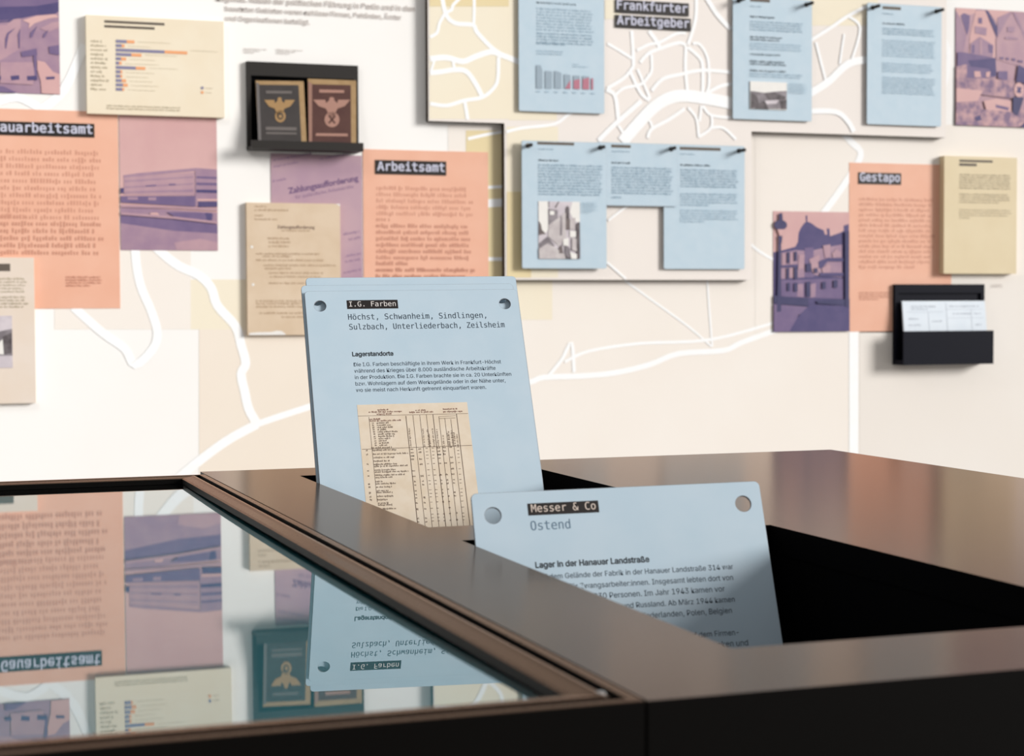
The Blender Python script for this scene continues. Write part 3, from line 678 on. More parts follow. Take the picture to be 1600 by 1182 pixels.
# pegs
def peg(x, z, label):
    b_ = MB(); r = 0.0042; n = 14; y0, y1 = BY-0.040, BY
    for ring_ in range(3):
        pass
    rings = [(y1, r), (y0+0.0015, r), (y0, r*0.7)]
    idx = []
    for y, rr in rings:
        idx.append(len(b_.v)); b_.v += [(x+rr*math.cos(2*math.pi*i/n), y, z+rr*math.sin(2*math.pi*i/n)) for i in range(n)]
    k = b_.mi(BLACKM)
    for a in range(2):
        for i in range(n):
            j = (i+1) % n; b_.f.append((idx[a]+i, idx[a]+j, idx[a+1]+j, idx[a+1]+i)); b_.m.append(k)
    b_.f.append(tuple(idx[2]+i for i in range(n))); b_.m.append(k)
    b_.f.append(tuple(idx[0]+n-1-i for i in range(n))); b_.m.append(k)
    tag(b_.build('peg', None, (x, BY, z), (x, BY, z)), label, 'peg', 'black pegs of the map board')
def hx(cd, right): return (cd.x1-0.0152) if right else (cd.x0+0.0152)
for cd, right, lb in ((c2_, 0, 'black peg in the left hole of the street photo card'), (c2_, 1, 'black peg where the street photo card meets the short card'), (c4_, 0, 'black peg where the short card meets the tall card'), (c4_, 1, 'black peg in the right hole of the tall card'),
                      (c5_, 0, 'black peg in the left hole of the landscape photo card'), (c5_, 1, 'black peg in the right hole of the landscape photo card'), (c6_, 0, 'black peg in the left hole of the right end upper card'), (c6_, 1, 'black peg in the right hole of the right end upper card')):
    peg(hx(cd, right), cd.zt-0.0115, lb)

# heading on the map board
class Flat(Panel):
    pass
p = Panel('heading_sign', 'two black strips reading Frankfurter Arbeitgeber on the map board', 'heading sign', (961, -1), (1079, 49), 0.0005, BY-0.0012)
p.plate((961, -1), (1076, 25.8), 'Frankfurter', 0.27, 0.02, LETB); p.plate((961, 23.2), (1079, 49), 'Arbeitgeber', 0.27, 0.02, LETB)

# ------------------------------------------------------------------ right-hand wall group
p = Panel('photo_print', 'purple toned photo of a flagged half-timbered square at the upper right corner', 'photo print', (1493, 12), (1640, 201), 0.0015)
S = lambda *q: tr(q, 1480, 0, 5.375)
p.picture((1493, 12), (1640, 201), P_MID2, [
    (P_SKY, S((70, 65), (240, 70), (240, 110), (110, 150), (70, 200))), (P_SKY, S((330, 75), (860, 90), (860, 120), (560, 100), (520, 110), (420, 190))),
    (P_DRK, S((110, 130), (140, 110), (190, 130), (185, 230), (165, 300), (140, 220))), (P_MID, S((70, 90), (110, 150), (160, 310), (130, 460), (70, 440))),
    (P_SKY, S((240, 90), (320, 90), (400, 310), (400, 500), (180, 470), (190, 300))), (P_NAVY, S((315, 85), (345, 95), (440, 265), (415, 312), (380, 230))),
    (P_MID, S((420, 150), (540, 95), (420, 330))), (P_MID2, S((540, 100), (650, 330), (650, 570), (410, 500), (410, 330))), (P_MID, S((545, 100), (570, 110), (680, 330), (650, 330))),
    (P_MID, S((230, 220), (330, 235), (325, 300), (230, 280))), (P_DRK, S((260, 150), (290, 150), (290, 200), (260, 195))),
    (P_MID, S((190, 370), (270, 310), (385, 380), (380, 480), (190, 470))), (P_DRK, S((205, 380), (225, 375), (225, 450), (205, 450))), (P_DRK, S((340, 370), (380, 385), (380, 450), (345, 440))), (P_MID2, S((270, 330), (290, 330), (290, 460), (270, 460))),
    (P_MID, S((500, 225), (560, 225), (560, 270), (500, 270))), (P_MID, S((480, 310), (590, 318), (590, 335), (480, 330))),
    (P_DRK, S((440, 480), (470, 482), (470, 500), (440, 498))), (P_DRK, S((490, 484), (515, 486), (515, 506), (490, 504))), (P_DRK, S((540, 490), (568, 492), (568, 512), (540, 510))), (P_DRK, S((590, 505), (630, 510), (630, 528), (590, 522))),
    (P_DRK, S((80, 440), (130, 440), (400, 490), (410, 640), (330, 660), (100, 650), (80, 560))), (P_NAVY, S((170, 510), (400, 490), (405, 640), (370, 640), (350, 580), (190, 560))),
    (P_CROWD, S((70, 560), (160, 540), (160, 650), (70, 660))), (P_SKY, S((220, 600), (270, 600), (280, 650), (225, 650))), (P_SKY, S((320, 610), (355, 600), (350, 650), (320, 650))), (P_DRK, S((420, 600), (500, 600), (500, 680), (420, 660))),
    (P_CROWD, S((70, 650), (330, 660), (560, 680), (560, 830), (300, 800), (70, 740))), (P_SKY, S((70, 740), (290, 765), (250, 850), (70, 860))), (P_CROWD, S((70, 860), (250, 850), (300, 960), (300, 1070), (60, 1060))),
    (P_SKY, S((300, 850), (400, 830), (530, 850), (530, 960), (330, 960))), (P_CROWD, S((290, 920), (530, 940), (860, 900), (860, 1090), (300, 1070))), (P_DRK, S((400, 880), (510, 905), (505, 930), (400, 905))), (P_NAVY, S((220, 990), (270, 965), (280, 1010), (240, 1020))),
    (P_NAVY, S((590, 545), (860, 700), (860, 760), (640, 700), (570, 690))), (P_SKY, S(*el(593, 757, 40, 62))), (P_NAVY, S((575, 735), (590, 730), (615, 775), (600, 790))), (P_NAVY, S((605, 730), (618, 742), (585, 785), (572, 772))),
    (P_DEEP, S((545, 815), (635, 820), (600, 930), (580, 975), (540, 945))), (P_NAVY, S((600, 1070), (700, 980), (860, 980), (860, 1100), (600, 1090)))])

p = Panel('photo_print', 'dark purple photo of a domed building with a street lamp, left of Gestapo panel', 'photo print', (1208, 330), (1326.5, 518), 0.0015)
S = lambda *q: tr(q, 1200, 320, 5.63)
wins = []
for x, y, w_, h_ in ((165, 420, 22, 95), (228, 415, 22, 80), (160, 560, 22, 90), (225, 550, 30, 105), (165, 690, 22, 70), (225, 690, 30, 75), (330, 520, 45, 70), (330, 680, 38, 130), (470, 680, 32, 60), (570, 665, 36, 65), (400, 560, 30, 40)):
    wins.append((P_DEEP, S((x, y), (x+w_, y-3), (x+w_, y+h_), (x, y+h_))))
p.picture((1208, 330), (1326.5, 518), P_SKY, [
    (P_NAVY, S((40, 420), (100, 408), (240, 370), (262, 330), (268, 250), (290, 200), (320, 160), (345, 148), (385, 165), (430, 200), (490, 225), (500, 262), (520, 265), (515, 210), (540, 210), (545, 278), (640, 245), (665, 230), (665, 185), (710, 170), (710, 1130), (40, 1130))),
    (P_NAVY, S((330, 95), (345, 95), (345, 150), (332, 150))),
    (P_MID, S((110, 425), (240, 400), (320, 405), (320, 640), (110, 655))), (P_MID, S((400, 400), (540, 370), (650, 350), (650, 640), (400, 620))), (P_DRK, S((320, 380), (400, 375), (400, 640), (320, 640))),
    (P_DRK, S((110, 665), (660, 650), (660, 830), (110, 810))), (P_MID, S((260, 700), (310, 695), (310, 815), (255, 810))), (P_MID, S((370, 700), (420, 690), (415, 810), (370, 820))),
    (P_MID2, S((125, 430), (152, 428), (152, 530), (125, 535))), (P_MID2, S((190, 425), (218, 420), (218, 525), (190, 530))), (P_MID2, S((185, 560), (215, 555), (215, 640), (185, 640))), (P_MID2, S((270, 440), (320, 440), (310, 560), (262, 570))), (P_MID2, S((360, 480), (450, 440), (455, 580), (390, 600))), (P_MID2, S((480, 360), (545, 350), (540, 460), (500, 470))), (P_MID2, S((560, 430), (600, 390), (640, 420), (640, 460), (570, 470))), (P_MID2, S((470, 560), (530, 520), (550, 540), (540, 600), (480, 605))),
    (P_NAVY, S((440, 500), (520, 470), (660, 470), (660, 500), (560, 500), (520, 500), (470, 560), (445, 560))), (P_NAVY, S((450, 600), (660, 600), (660, 630), (450, 630))), (P_NAVY, S((110, 535), (262, 525), (262, 548), (110, 556)))]
    + wins + [
    (P_DEEP, S((40, 800), (350, 830), (350, 895), (40, 870))), (P_DEEP, S((420, 845), (710, 830), (710, 890), (430, 870))),
    (P_DRK, S((40, 875), (350, 900), (420, 880), (260, 970), (200, 1130), (40, 1130))), (P_NAVY, S((360, 880), (710, 890), (710, 1130), (180, 1130), (260, 980))),
    (P_DEEP, S((85, 330), (108, 330), (108, 940), (70, 945), (78, 700))), (P_DEEP, S(*el(103, 180, 57, 45))), (P_DEEP, S((90, 78), (118, 74), (122, 140), (90, 140))),
    (P_SKY, S((75, 218), (132, 218), (116, 275), (96, 275))), (P_DEEP, S((82, 275), (118, 275), (112, 340), (88, 340))), (P_DEEP, S((668, 240), (705, 230), (705, 900), (672, 900)))])
p = Panel('text_panel', 'orange text panel headed Gestapo beside the domed building photo', 'text panel', (1327, 254), (1486, 517), 0.0015, mt=ORANGE, group='orange text panels')
p.plate((1341, 269.5), (1407.5, 289), 'Gestapo', 0.27, 0.03, LETB)
p.lines('body_text', 1342, 313.5, 1465, 8.9, 14, 3.9, INKO, short=(13,), frac=.72); p.lines('caption', 1342, 458.5, 1394, 3.8, 4, 1.5, INKO, short=(3,), frac=.6)
p = Panel('text_panel', 'deep cream text panel overlapping the orange Gestapo panel', 'text panel', (1475.5, 243.5), (1588, 428), 0.022, mt=CREAM2)
p.rect('heading_label', (1499, 249.5), (1551, 254.5), PLATE_SOFT); p.rect('heading_label', (1499, 255.2), (1526, 260), PLATE_SOFT)
p.lines('body_text', 1499.5, 274, 1581, 4.6, 6, 1.9, INKC, ragged=.05); p.lines('body_text', 1499.5, 304.5, 1581, 4.6, 4, 1.9, INKC, short=(3,), frac=.75); p.lines('body_text', 1499.5, 329, 1581, 4.6, 4, 1.9, INKC, short=(3,), frac=.2)

# leaflet box
X0, X1, ZB, ZT = rect_of((1396.5, 444.5), (1535.5, 568), WALL_Y-0.006)
bx = empty('leaflet_box', (X0, WALL_Y, ZB), 'black wall box holding white leaflets below the orange Gestapo panel', 'leaflet box'); o_ = bx.location
D = 0.046; fy = WALL_Y-0.006-D
zf = wp(1416, 518, fy)[1]; zfb = ZB
mb = MB(); mb.box(X0, X1, WALL_Y-0.006, WALL_Y, ZB, ZT, NAVY); mb.build('back_plate', bx, o_)
mb = MB(); mb.box(X0, X1, WALL_Y-0.012, WALL_Y-0.006, ZT-0.022, ZT, NAVY); mb.build('header_board', bx, o_)
for xa in (X0, X1-0.010):
    mb = MB(); mb.box(xa, xa+0.010, WALL_Y-0.012, WALL_Y-0.006, ZB+0.013, ZT-0.022, NAVY); mb.build('side_strip', bx, o_)
mb = MB(); mb.box(X0, X1, fy, WALL_Y-0.006, ZB, ZB+0.004, NAVY); mb.build('bottom', bx, o_)
mb = MB(); mb.box(X0, X1, fy, fy+0.004, ZB+0.004, zf, NAVY); mb.build('front_panel', bx, o_)
for i in range(2):
    x = X0+(0 if i == 0 else X1-X0-0.004)
    mb = MB(); mb.prism([(x, ZB+0.004), (x+0.004, ZB+0.004), (x+0.004, ZB+0.012), (x, ZB+0.012)], fy+0.004, WALL_Y-0.006, NAVY); mb.build('side_panel', bx, o_)
LEAF = mat((226, 233, 240), 0.6, (220, 228, 236), 20, name='leaflet_paper'); LINK = mat((180, 186, 196), 0.6, name='leaflet_print')
lx0 = X0+0.014; lx1 = X1-0.006; lzt = wp(1470, 470.5, WALL_Y-0.020)[1]; lzb = ZB+0.005
for k, (lab, dx) in enumerate((('white leaflet with a printed form, front one in the black wall box', 0), ('white leaflet behind the front one in the black wall box', 0.0012))):
    y_b = fy+0.010+0.006*k; y_t = WALL_Y-0.022+0.005*k
    rt = empty('leaflet', (lx0, y_b, lzb), lab, 'leaflet', 'leaflets in the wall box'); oo = rt.location.copy()
    def at(u, v, e=0.0): return (lx0+dx+u*(lx1-lx0), y_b+(y_t-y_b)*v-e, lzb+(lzt-lzb)*v)
    mb = MB(); Q = [at(0, 0), at(1, 0), at(1, 1), at(0, 1)]; B2 = [(x, y+0.0012, z) for x, y, z in Q]
    mb.face(Q, LEAF); mb.face(B2[::-1], LEAF)
    for i in range(4): j = (i+1) % 4; mb.face([Q[i], B2[i], B2[j], Q[j]], LEAF)
    mb.build('sheet', rt, oo)
    if k == 0:
        mb = MB()
        def ln(u0, v0, u1, v1, mt=LINK): mb.face([at(u0, v0, .0003), at(u1, v0, .0003), at(u1, v1, .0003), at(u0, v1, .0003)], mt)
        ln(.52, .5, .525, .97); ln(.53, .72, .97, .724); ln(.53, .86, .97, .864); ln(.82, .5, .824, .86); ln(.05, .82, .48, .824); ln(.3, .5, .304, .82)
        for u, v, L in ((.10, .90, .3), (.10, .86, .22), (.56, .9, .36), (.6, .78, .24), (.86, .60, .09), (.86, .78, .08), (.06, .6, .15), (.06, .7, .12), (.34, .66, .14)):
            typed(mb, lambda x, y: at(x, y, .0003), u, v, L, .018, LINK, cw=.014)
        mb.build('printed_form', rt, oo)

# ------------------------------------------------------------------ display table (right unit)
TX0, TX1, TY0, TY1 = 0.2948, 1.004, 0.668, 1.766
OX0, OX1 = 0.3775, 0.618
O1 = (1.255, 1.687); O2 = (0.757, 1.176)
table = empty('display_table', ((TX0+TX1)/2, (TY0+TY1)/2, 0), 'dark bronze-brown display table with two sunken card trays', 'display table'); oT = table.location.copy()
mb = MB()
xs = [TX0, OX0, OX1, TX1]; ys = [TY0, O2[0], O2[1], O1[0], O1[1], TY1]; zt, zb = TOP, TOP-0.02
hole = lambda i, j: i == 1 and j in (1, 3)
for i in range(3):
    for j in range(5):
        if hole(i, j): continue
        a, c_, d, e = xs[i], xs[i+1], ys[j], ys[j+1]
        mb.face([(a, d, zt), (c_, d, zt), (c_, e, zt), (a, e, zt)], TABLE); mb.face([(a, e, zb), (c_, e, zb), (c_, d, zb), (a, d, zb)], TABLE)
        for (ni, nj, P) in ((i-1, j, ((a, e), (a, d))), (i+1, j, ((c_, d), (c_, e))), (i, j-1, ((a, d), (c_, d))), (i, j+1, ((c_, e), (a, e)))):
            out = ni < 0 or ni > 2 or nj < 0 or nj > 4
            if out or hole(ni, nj):
                (x_, y_), (x2, y2) = P
                mb.face([(x_, y_, zt), (x_, y_, zb), (x2, y2, zb), (x2, y2, zt)], FRONT if out else TRAYM)
mb.build('tabletop', table, oT)
for nm, x_, x2, y_, y2 in (('front_panel', TX0, TX1, TY0, TY0+0.018), ('back_panel', TX0, TX1, TY1-0.018, TY1), ('side_panel', TX0, TX0+0.018, TY0+0.018, TY1-0.018), ('side_panel', TX1-0.018, TX1, TY0+0.018, TY1-0.018)):
    mb = MB(); mb.box(x_, x2, y_, y2, 0.0, TOP-0.02, FRONT); mb.build(nm, table, oT)
for (y_, y2), dz in ((O1, 0.100), (O2, 0.135)):
    t_ = 0.006; zf_ = TOP-dz; x_, x2 = OX0-0.001, OX1+0.001; y_ -= 0.001; y2 += 0.001
    mb = MB(); mb.box(x_-t_, x2+t_, y_-t_, y2+t_, zf_-t_, zf_, TRAYM)
    mb.box(x_-t_, x_, y_-t_, y2+t_, zf_, TOP-0.02, TRAYM); mb.box(x2, x2+t_, y_-t_, y2+t_, zf_, TOP-0.02, TRAYM)
    mb.box(x_, x2, y_-t_, y_, zf_, TOP-0.02, TRAYM); mb.box(x_, x2, y2, y2+t_, zf_, TOP-0.02, TRAYM)
    mb.build('card_tray', table, oT)

# ------------------------------------------------------------------ glass-topped display case (left unit)
GX0, GX1, GY0, GY1 = -0.46, 0.2935, 0.668, 1.735
case = empty('display_case', ((GX0+GX1)/2, (GY0+GY1)/2, 0), 'glass-topped display case with a brown profiled frame left of the card trays', 'display case'); oC = case.location.copy()
prof = [(0, -.06), (0, 0), (.0012, .0002), (.0056, .0002), (.0064, -.006), (.0102, -.006), (.0110, 0), (.0135, .0006), (.0165, 0), (.0235, -.0006), (.0258, -.0012), (.0264, -.0058), (.0190, -.0058), (.0190, -.06)]
corners = [(GX0, GY0, 1, 1), (GX1, GY0, -1, 1), (GX1, GY1, -1, -1), (GX0, GY1, 1, -1)]
def rail(a, c_):
    mb = MB(); A = [(a[0]+a[2]*u, a[1]+a[3]*u, TOP+z) for u, z in prof]; B_ = [(c_[0]+c_[2]*u, c_[1]+c_[3]*u, TOP+z) for u, z in prof]
    n = len(prof)
    for i in range(n):
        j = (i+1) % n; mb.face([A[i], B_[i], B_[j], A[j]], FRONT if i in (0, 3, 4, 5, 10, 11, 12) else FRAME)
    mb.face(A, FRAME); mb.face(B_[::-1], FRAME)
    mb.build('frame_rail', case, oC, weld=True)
for i in range(4): rail(corners[i], corners[(i+1) % 4])
glass = bpy.data.materials.new('case_glass'); glass.use_nodes = True
nt = glass.node_tree; nt.nodes.clear()
out = nt.nodes.new('ShaderNodeOutputMaterial'); mixs = nt.nodes.new('ShaderNodeMixShader'); tr_ = nt.nodes.new('ShaderNodeBsdfTransparent'); gl = nt.nodes.new('ShaderNodeBsdfGlossy'); fr = nt.nodes.new('ShaderNodeFresnel')
fr.inputs['IOR'].default_value = 1.5; gl.inputs['Roughness'].default_value = 0.0; gl.inputs['Color'].default_value = (0.98, 0.98, 0.98, 1); tr_.inputs['Color'].default_value = (0.90, 0.96, 0.96, 1)
m1 = nt.nodes.new('ShaderNodeMath'); m1.operation = 'ADD'; m1.inputs[1].default_value = 1.0
m2 = nt.nodes.new('ShaderNodeMath'); m2.operation = 'DIVIDE'; m3 = nt.nodes.new('ShaderNodeMath'); m3.operation = 'MULTIPLY'; m3.inputs[1].default_value = 2.0
nt.links.new(fr.outputs[0], m1.inputs[0]); nt.links.new(fr.outputs[0], m3.inputs[0]); nt.links.new(m3.outputs[0], m2.inputs[0]); nt.links.new(m1.outputs[0], m2.inputs[1])
nt.links.new(m2.outputs[0], mixs.inputs[0]); nt.links.new(tr_.outputs[0], mixs.inputs[1]); nt.links.new(gl.outputs[0], mixs.inputs[2]); nt.links.new(mixs.outputs[0], out.inputs[0])
clear = bpy.data.materials.new('glass_underside'); clear.use_nodes = True; nt = clear.node_tree; nt.nodes.clear()
out = nt.nodes.new('ShaderNodeOutputMaterial'); t2 = nt.nodes.new('ShaderNodeBsdfTransparent'); nt.links.new(t2.outputs[0], out.inputs[0])
mb = MB(); gi = 0.0200; nx, ny = 16, 24; SAG = 0.0020
gx = [GX0+gi+(GX1-GX0-2*gi)*i/nx for i in range(nx+1)]; gy = [GY0+gi+(GY1-GY0-2*gi)*j/ny for j in range(ny+1)]
def gz(i, j): return TOP-0.0060-SAG*(1-(2*j/ny-1)**2)
mb.v = [(gx[i], gy[j], gz(i, j)) for j in range(ny+1) for i in range(nx+1)]
NV = (nx+1)*(ny+1)
mb.v += [(x, y, z-0.0025) for x, y, z in mb.v]; mb.v += list(mb.v[:NV])     # the top face keeps vertices (and normals) of its own
g0, g1 = mb.mi(glass), mb.mi(clear)
for j in range(ny):
    for i in range(nx):
        a = j*(nx+1)+i; mb.f.append((2*NV+a, 2*NV+a+1, 2*NV+a+nx+2, 2*NV+a+nx+1)); mb.m.append(g0); mb.f.append((NV+a, NV+a+nx+1, NV+a+nx+2, NV+a+1)); mb.m.append(g1)
for i in range(nx):
    for a, s_ in ((i, 1), (ny*(nx+1)+i, -1)):
        f_ = (a, NV+a, NV+a+1, a+1); mb.f.append(f_ if s_ > 0 else f_[::-1]); mb.m.append(g1)
for j in range(ny):
    for a, s_ in ((j*(nx+1), -1), (j*(nx+1)+nx, 1)):
        f_ = (a, NV+a, NV+a+nx+1, a+nx+1); mb.f.append(f_ if s_ > 0 else f_[::-1]); mb.m.append(g1)
pane = mb.build('glass_pane', case, oC)
for pg in pane.data.polygons: pg.use_smooth = pg.material_index == 0
TEAL = solid('case_floor_felt', (0.28, 0.66, 0.72), 0.9, 1.2, nscale=80, spread=.15)
mb = MB(); mb.box(GX0+0.0195, GX1-0.0195, GY0+0.0195, GY1-0.0195, TOP-0.030, TOP-0.0112, TEAL); mb.build('display_board', case, oC)
for nm, x_, x2, y_, y2 in (('front_panel', GX0, GX1, GY0, GY0+0.018), ('back_panel', GX0, GX1, GY1-0.018, GY1), ('side_panel', GX0, GX0+0.018, GY0+0.018, GY1-0.018), ('side_panel', GX1-0.018, GX1, GY0+0.018, GY1-0.018)):
    mb = MB(); mb.box(x_, x2, y_, y2, 0.0, TOP-0.06, FRONT); mb.build(nm, case, oC)
# small domed screw on the front corner of the frame
mb = MB(); cx_, cy_, r_ = GX1-0.0118, GY0+0.020, 0.0026; rings = []
for k in range(4):
    a = k*math.pi/8; rings.append((r_*math.cos(a), 0.0016*math.sin(a)))
idx = []
for rr, zz in rings:
    idx.append(len(mb.v)); mb.v += [(cx_+rr*math.cos(2*math.pi*i/16), cy_+rr*math.sin(2*math.pi*i/16), TOP-0.0005+zz) for i in range(16)]
SCREW = solid('screw_steel', (0.25, 0.24, 0.23), 0.3, 1.8); k = mb.mi(SCREW)
for a in range(3):
    for i in range(16):
        j = (i+1) % 16; mb.f.append((idx[a]+i, idx[a]+j, idx[a+1]+j, idx[a+1]+i)); mb.m.append(k)
mb.f.append(tuple(idx[3]+i for i in range(16))); mb.m.append(k)
mb.build('screw', case, oC, smooth=True)

# ------------------------------------------------------------------ upright cards in the trays
def card_frame(X0, Y0, psi, th, ro, L, H):
    u = Vector((math.cos(psi), math.sin(psi), 0)); n = Vector((-math.sin(psi), math.cos(psi), 0)); v = Vector((0, 0, math.cos(th)))+n*math.sin(th)
    uu = math.cos(ro)*u+math.sin(ro)*v; vv = -math.sin(ro)*u+math.cos(ro)*v
    O = Vector((X0, Y0, TOP))+vv*(L-H)
    M = Matrix((uu, vv, uu.cross(vv))).transposed().to_4x4(); M.translation = O
    return M
def to_card(M, px, py):
    """picture direction -> x,y on the card's front"""
    Mi = M.inverted(); o = Mi @ EYE; d = Mi.to_3x3() @ ray(px, py); t = -o.z/d.z; p_ = o+d*t; return p_.x, p_.y
CW, CH = 0.2125, 0.297; CT = 0.0022
MA = card_frame(0.3785, 1.6076, -0.1046, 0.4685, 0.009, 0.2001, CH)
HOL = lambda w_, h_: [(0.0142, h_-0.0163), (w_-0.0142, h_-0.0163)]
def upright(M, w_, h_, label, cname='blue_card', grp='blue cards standing in the table trays'):
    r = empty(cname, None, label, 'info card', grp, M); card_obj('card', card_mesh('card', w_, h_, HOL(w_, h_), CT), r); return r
PZ = 0.00012
def put(x, y): return (x, y, PZ)
def put2(x, y): return (x, y, PZ*2)
cA = upright(MA, CW, CH, 'upright blue card headed I.G. Farben, front one standing in the rear tray')
mm = 0.001
def plate_on(root, M, TL, BR, text, hp=.045, base=.27, let=LET):
    x0, yt = TL; x1, yb = BR
    mb = MB(); mb.face([put(x0, yb), put(x1, yb), put(x1, yt), put(x0, yt)], PLATE); pl = mb.build('heading_label', root)
    mb = MB(); wd = x1-x0; write(mb, text, let, put2, x0+wd*hp, yb+(yt-yb)*base, width=wd*(1-2*hp), font=MONO, ysc=1.05); mb.build('heading_lettering', pl)
ax, ay = 0.0404, CH-0.0108
plate_on(cA, MA, (0.0404, CH-0.0105), (0.0907, CH-0.0200), 'I.G. Farben')
mb = MB()
write(mb, 'Höchst, Schwanheim, Sindlingen,', INK, put, 0.0405, CH-0.0316, width=0.1371, font=MONO, ysc=1.12)
write(mb, 'Sulzbach, Unterliederbach, Zeilsheim', INK, put, 0.0408, CH-0.0423, width=0.1543, font=MONO, ysc=1.16)
mb.build('place_names', cA)
mb = MB(); write(mb, 'Lagerstandorte', INK2, put, 0.0412, CH-0.0708, width=0.0402, font=SANS, bold=0.022, ysc=1.08); mb.build('subheading', cA)
mb = MB()
for i, (s_, x1) in enumerate((('Die I.G. Farben beschäftigte in ihrem Werk in Frankfurt-Höchst', .1868), ('während des Krieges über 8.000 ausländische Arbeitskräfte', .1805), ('in der Produktion. Die I.G. Farben brachte sie in ca. 20 Unterkünften', .1954), ('bzw. Wohnlagern auf dem Werksgelände oder in der Nähe unter,', .1888), ('wo sie meist nach Herkunft getrennt einquartiert waren.', .1688))):
    write(mb, s_, INK, put, 0.0418, CH-0.0816-i*0.00672, width=x1-0.0418, font=SANS, ysc=1.1, bold=0.0)
mb.build('body_text', cA)
# typed list reproduced on the card
S3 = lambda x, y: to_card(MA, 540+x/5.627, 620+y/5.627)
x0, yt = S3(100, 74); x1, _ = S3(1068, 52); yb = 0.020
mb = MB(); mb.face([put(x0, yb), put(x1+.0006, yb), put(x1, yt), put(x0, yt)], TAN); lst = mb.build('typed_list', cA)
mb = MB(); PZ3 = 0.0003
def p3(x, y): return (x, y, PZ3)
def rl(xa, ya, xb, yb_, wd):
    a = Vector((xa, ya)); c_ = Vector((xb, yb_)); d = (c_-a).normalized(); n = Vector((-d.y, d.x))*wd/2
    mb.face([p3(*(a-n)), p3(*(c_-n)), p3(*(c_+n)), p3(*(a+n))], INKT)
for xa, ya, xb, yb_, wd in ((110, 172, 1075, 150, .00035), (145, 465, 1110, 430, .00042)):
    A, B_ = S3(xa, ya), S3(xb, yb_); rl(A[0], A[1], B_[0], B_[1], wd)
ytop = S3(530, 163)[1]
for xa, ya, wd in ((530, 170, .0005), (592, 165, .0003), (652, 163, .0003), (710, 160, .0003), (768, 158, .0005), (820, 175, .0003), (872, 190, .0003), (925, 200, .0003), (975, 152, .0005)):
    A = S3(xa, ya); rl(A[0], A[1], A[0]+0.0008, yb+.004, wd)
A = S3(205, 180); rl(A[0], A[1], A[0]+.0005, S3(275, 930)[1], .00028)
A, B_ = S3(820, 195), S3(965, 188); rl(A[0], A[1], B_[0], B_[1], .00035); A, B_ = S3(822, 178), S3(968, 168); rl(A[0], A[1], B_[0], B_[1], .0003)
mb.build('ruled_lines', lst)
mb = MB(); TH = 0.00115; CWD = 0.00098
REDI = mat((120, 62, 50), 0.6, name='reddish_type')
def tt(x, y, L, mt=INKT, h=TH, solid_=.48):
    X, Yy = S3(x, y); L2 = S3(x+L, y-L*0.022)[0]-X; typed(mb, p3, X, Yy, L2, h, mt, cw=CWD*h/TH, solidity=solid_)
for x, y, L in ((282, 124, 105), (205, 144, 290), (275, 162, 132), (615, 128, 90), (562, 146, 212), (858, 118, 128), (860, 140, 170)): tt(x, y, L, REDI)
for x, y, L in ((212, 207, 108), (215, 222, 275)): tt(x, y, L, REDI)
for i, L in enumerate((110, 120, 140, 80, 175, 150, 140, 100, 80, 90, 68)):
    tt(275+2.4*i, 240+19.6*i, L); tt(234+2.6*i, 240+19.6*i, 14)
tt(228, 458, 185)
for x, y, L in ((240, 480, 208), (244, 514, 312), (248, 545, 186), (250, 576, 138), (252, 604, 202), (254, 622, 298), (258, 654, 192), (260, 672, 298), (264, 700, 258), (265, 720, 150), (268, 756, 66), (268, 775, 188), (272, 804, 142), (276, 836, 104), (276, 852, 146), (280, 885, 150), (282, 915, 90), (286, 945, 100), (288, 962, 128), (330, 995, 118)): tt(x, y, L)
for i, y in enumerate((482, 516, 600, 660, 705, 775, 805, 855, 890, 915)): tt(180+4*i, y, 20)
for x in (570, 690, 740, 775, 812, 862, 905, 915, 940, 960, 985, 730):
    X, Yy = S3(x+10, 440); Lh = random.uniform(.012, .019)
    typed(mb, lambda a, c_: p3(X-c_, Yy+a), 0, 0, Lh, TH*.8, INKT, cw=CWD)
ry = [470, 500, 530, 560, 606, 660, 708, 755, 785, 836, 868, 898, 944, 998, 1050, 1080, 1110]
for k, y in enumerate(ry):
    for j, x in enumerate((572, 642, 698, 752, 806, 858, 915, 972)):
        xx = x+(y-470)*(.085 if j < 3 else .08); 
        if j in (2, 3, 7): tt(xx+6, y-8-j*2, 20, INKT, TH*.35, .9)
        elif random.random() < .82: tt(xx+(0 if k < 7 else 8), y-j*3, 30 if k < 7 else 22, INK2 if (k == 2 and j in (0, 1, 4)) else INKT, TH*(1.25 if k == 2 else 1))
mb.build('typed_rows', lst)
def shifted(M, dx, dy, dz): return M @ Matrix.Translation((dx, dy, dz))
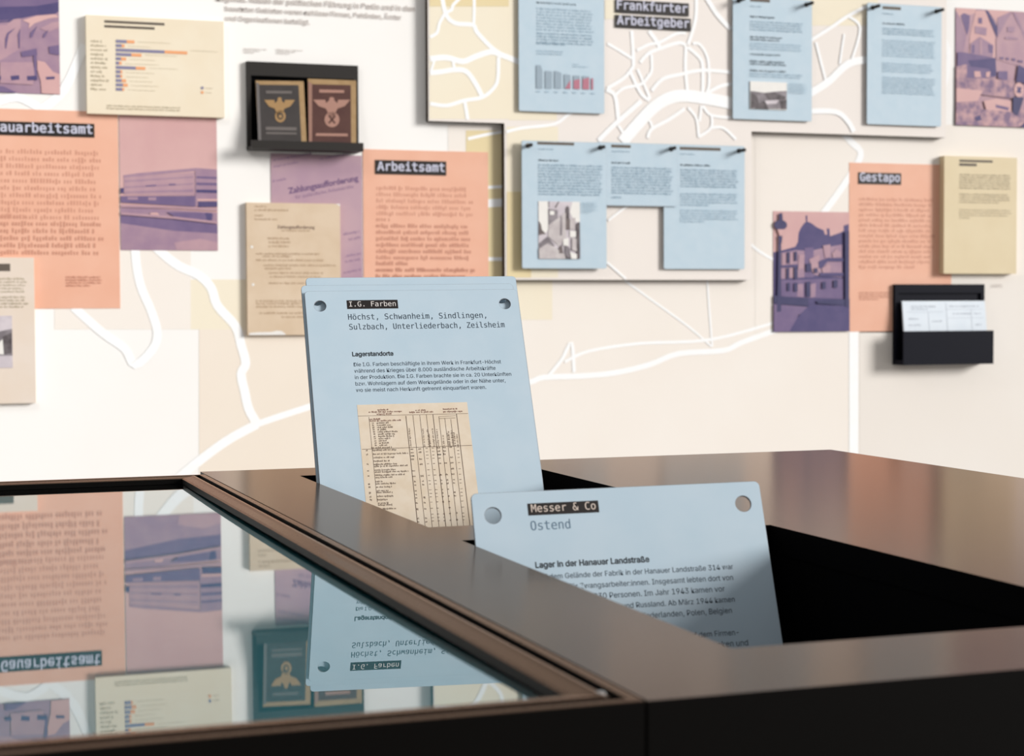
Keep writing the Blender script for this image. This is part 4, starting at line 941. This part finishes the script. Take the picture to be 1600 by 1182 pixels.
upright(shifted(MA, -0.0022, 0.0, -0.0042), CW, CH+0.0085, 'upright blue card directly behind the I.G. Farben card, only its edge showing')
upright(shifted(MA, 0.0038, 0.0, -0.0110), CW-0.0002, CH+0.0205, 'rearmost upright blue card in the rear tray, standing tallest')
HB = 0.160
MBm = card_frame(0.3795, 1.1511, -0.1297, 0.3767, 0.0179, 0.0363, HB)
cB = upright(MBm, 0.2103, HB, 'leaning blue card headed Messer & Co in the front tray')
plate_on(cB, MBm, (0.0392, HB-0.0090), (0.0900, HB-0.0176), 'Messer & Co', let=mat((232, 214, 200), .6, name='label_lettering_warm'))
mb = MB(); write(mb, 'Ostend', mat((96, 120, 140), .6, name='ink_soft'), put, 0.0400, HB-0.0281, width=0.0282, font=MONO, ysc=1.1); mb.build('place_names', cB)
mb = MB(); write(mb, 'Lager in der Hanauer Landstraße', INK2, put, 0.0404, HB-0.0548, width=0.0815, font=SANS, bold=0.022, ysc=1.05); mb.build('subheading', cB)
mb = MB()
for i, (s_, xa, x1) in enumerate((('Auf dem Gelände der Fabrik in der Hanauer Landstraße 314 war', .0404, .1819), ('ein Lager für Zwangsarbeiter:innen. Insgesamt lebten dort von', .0404, .1807), ('bis zu 830 Personen. Im Jahr 1943 kamen vor', .0640, .1735), ('allem aus Frankreich und Russland. Ab März 1944 kamen', .0504, .1797), ('aus den Niederlanden, Polen, Belgien', .0900, .1765), ('', 0, 0), ('auf dem Firmen-', .1420, .1792), ('Baracken und', .1520, .1850), ('s-', .1700, .1760))):
    if s_: write(mb, s_, INK, put, xa, HB-0.0631-i*0.00775, width=x1-xa, font=SANS, ysc=1.08)
mb.build('body_text', cB)
# sloping black rests hidden in the trays, under the cards
for M, dz, h_ in ((MA, -0.0142, 0.080), (MBm, -0.0032, 0.105)):
    mb = MB(); mb.box(0.01, 0.19, 0.0, h_, dz-0.006, dz, TRAYM)
    o = mb.build('card_rest', table); o.matrix_parent_inverse = Matrix.Identity(4); o.matrix_local = Matrix.Translation(-oT) @ M
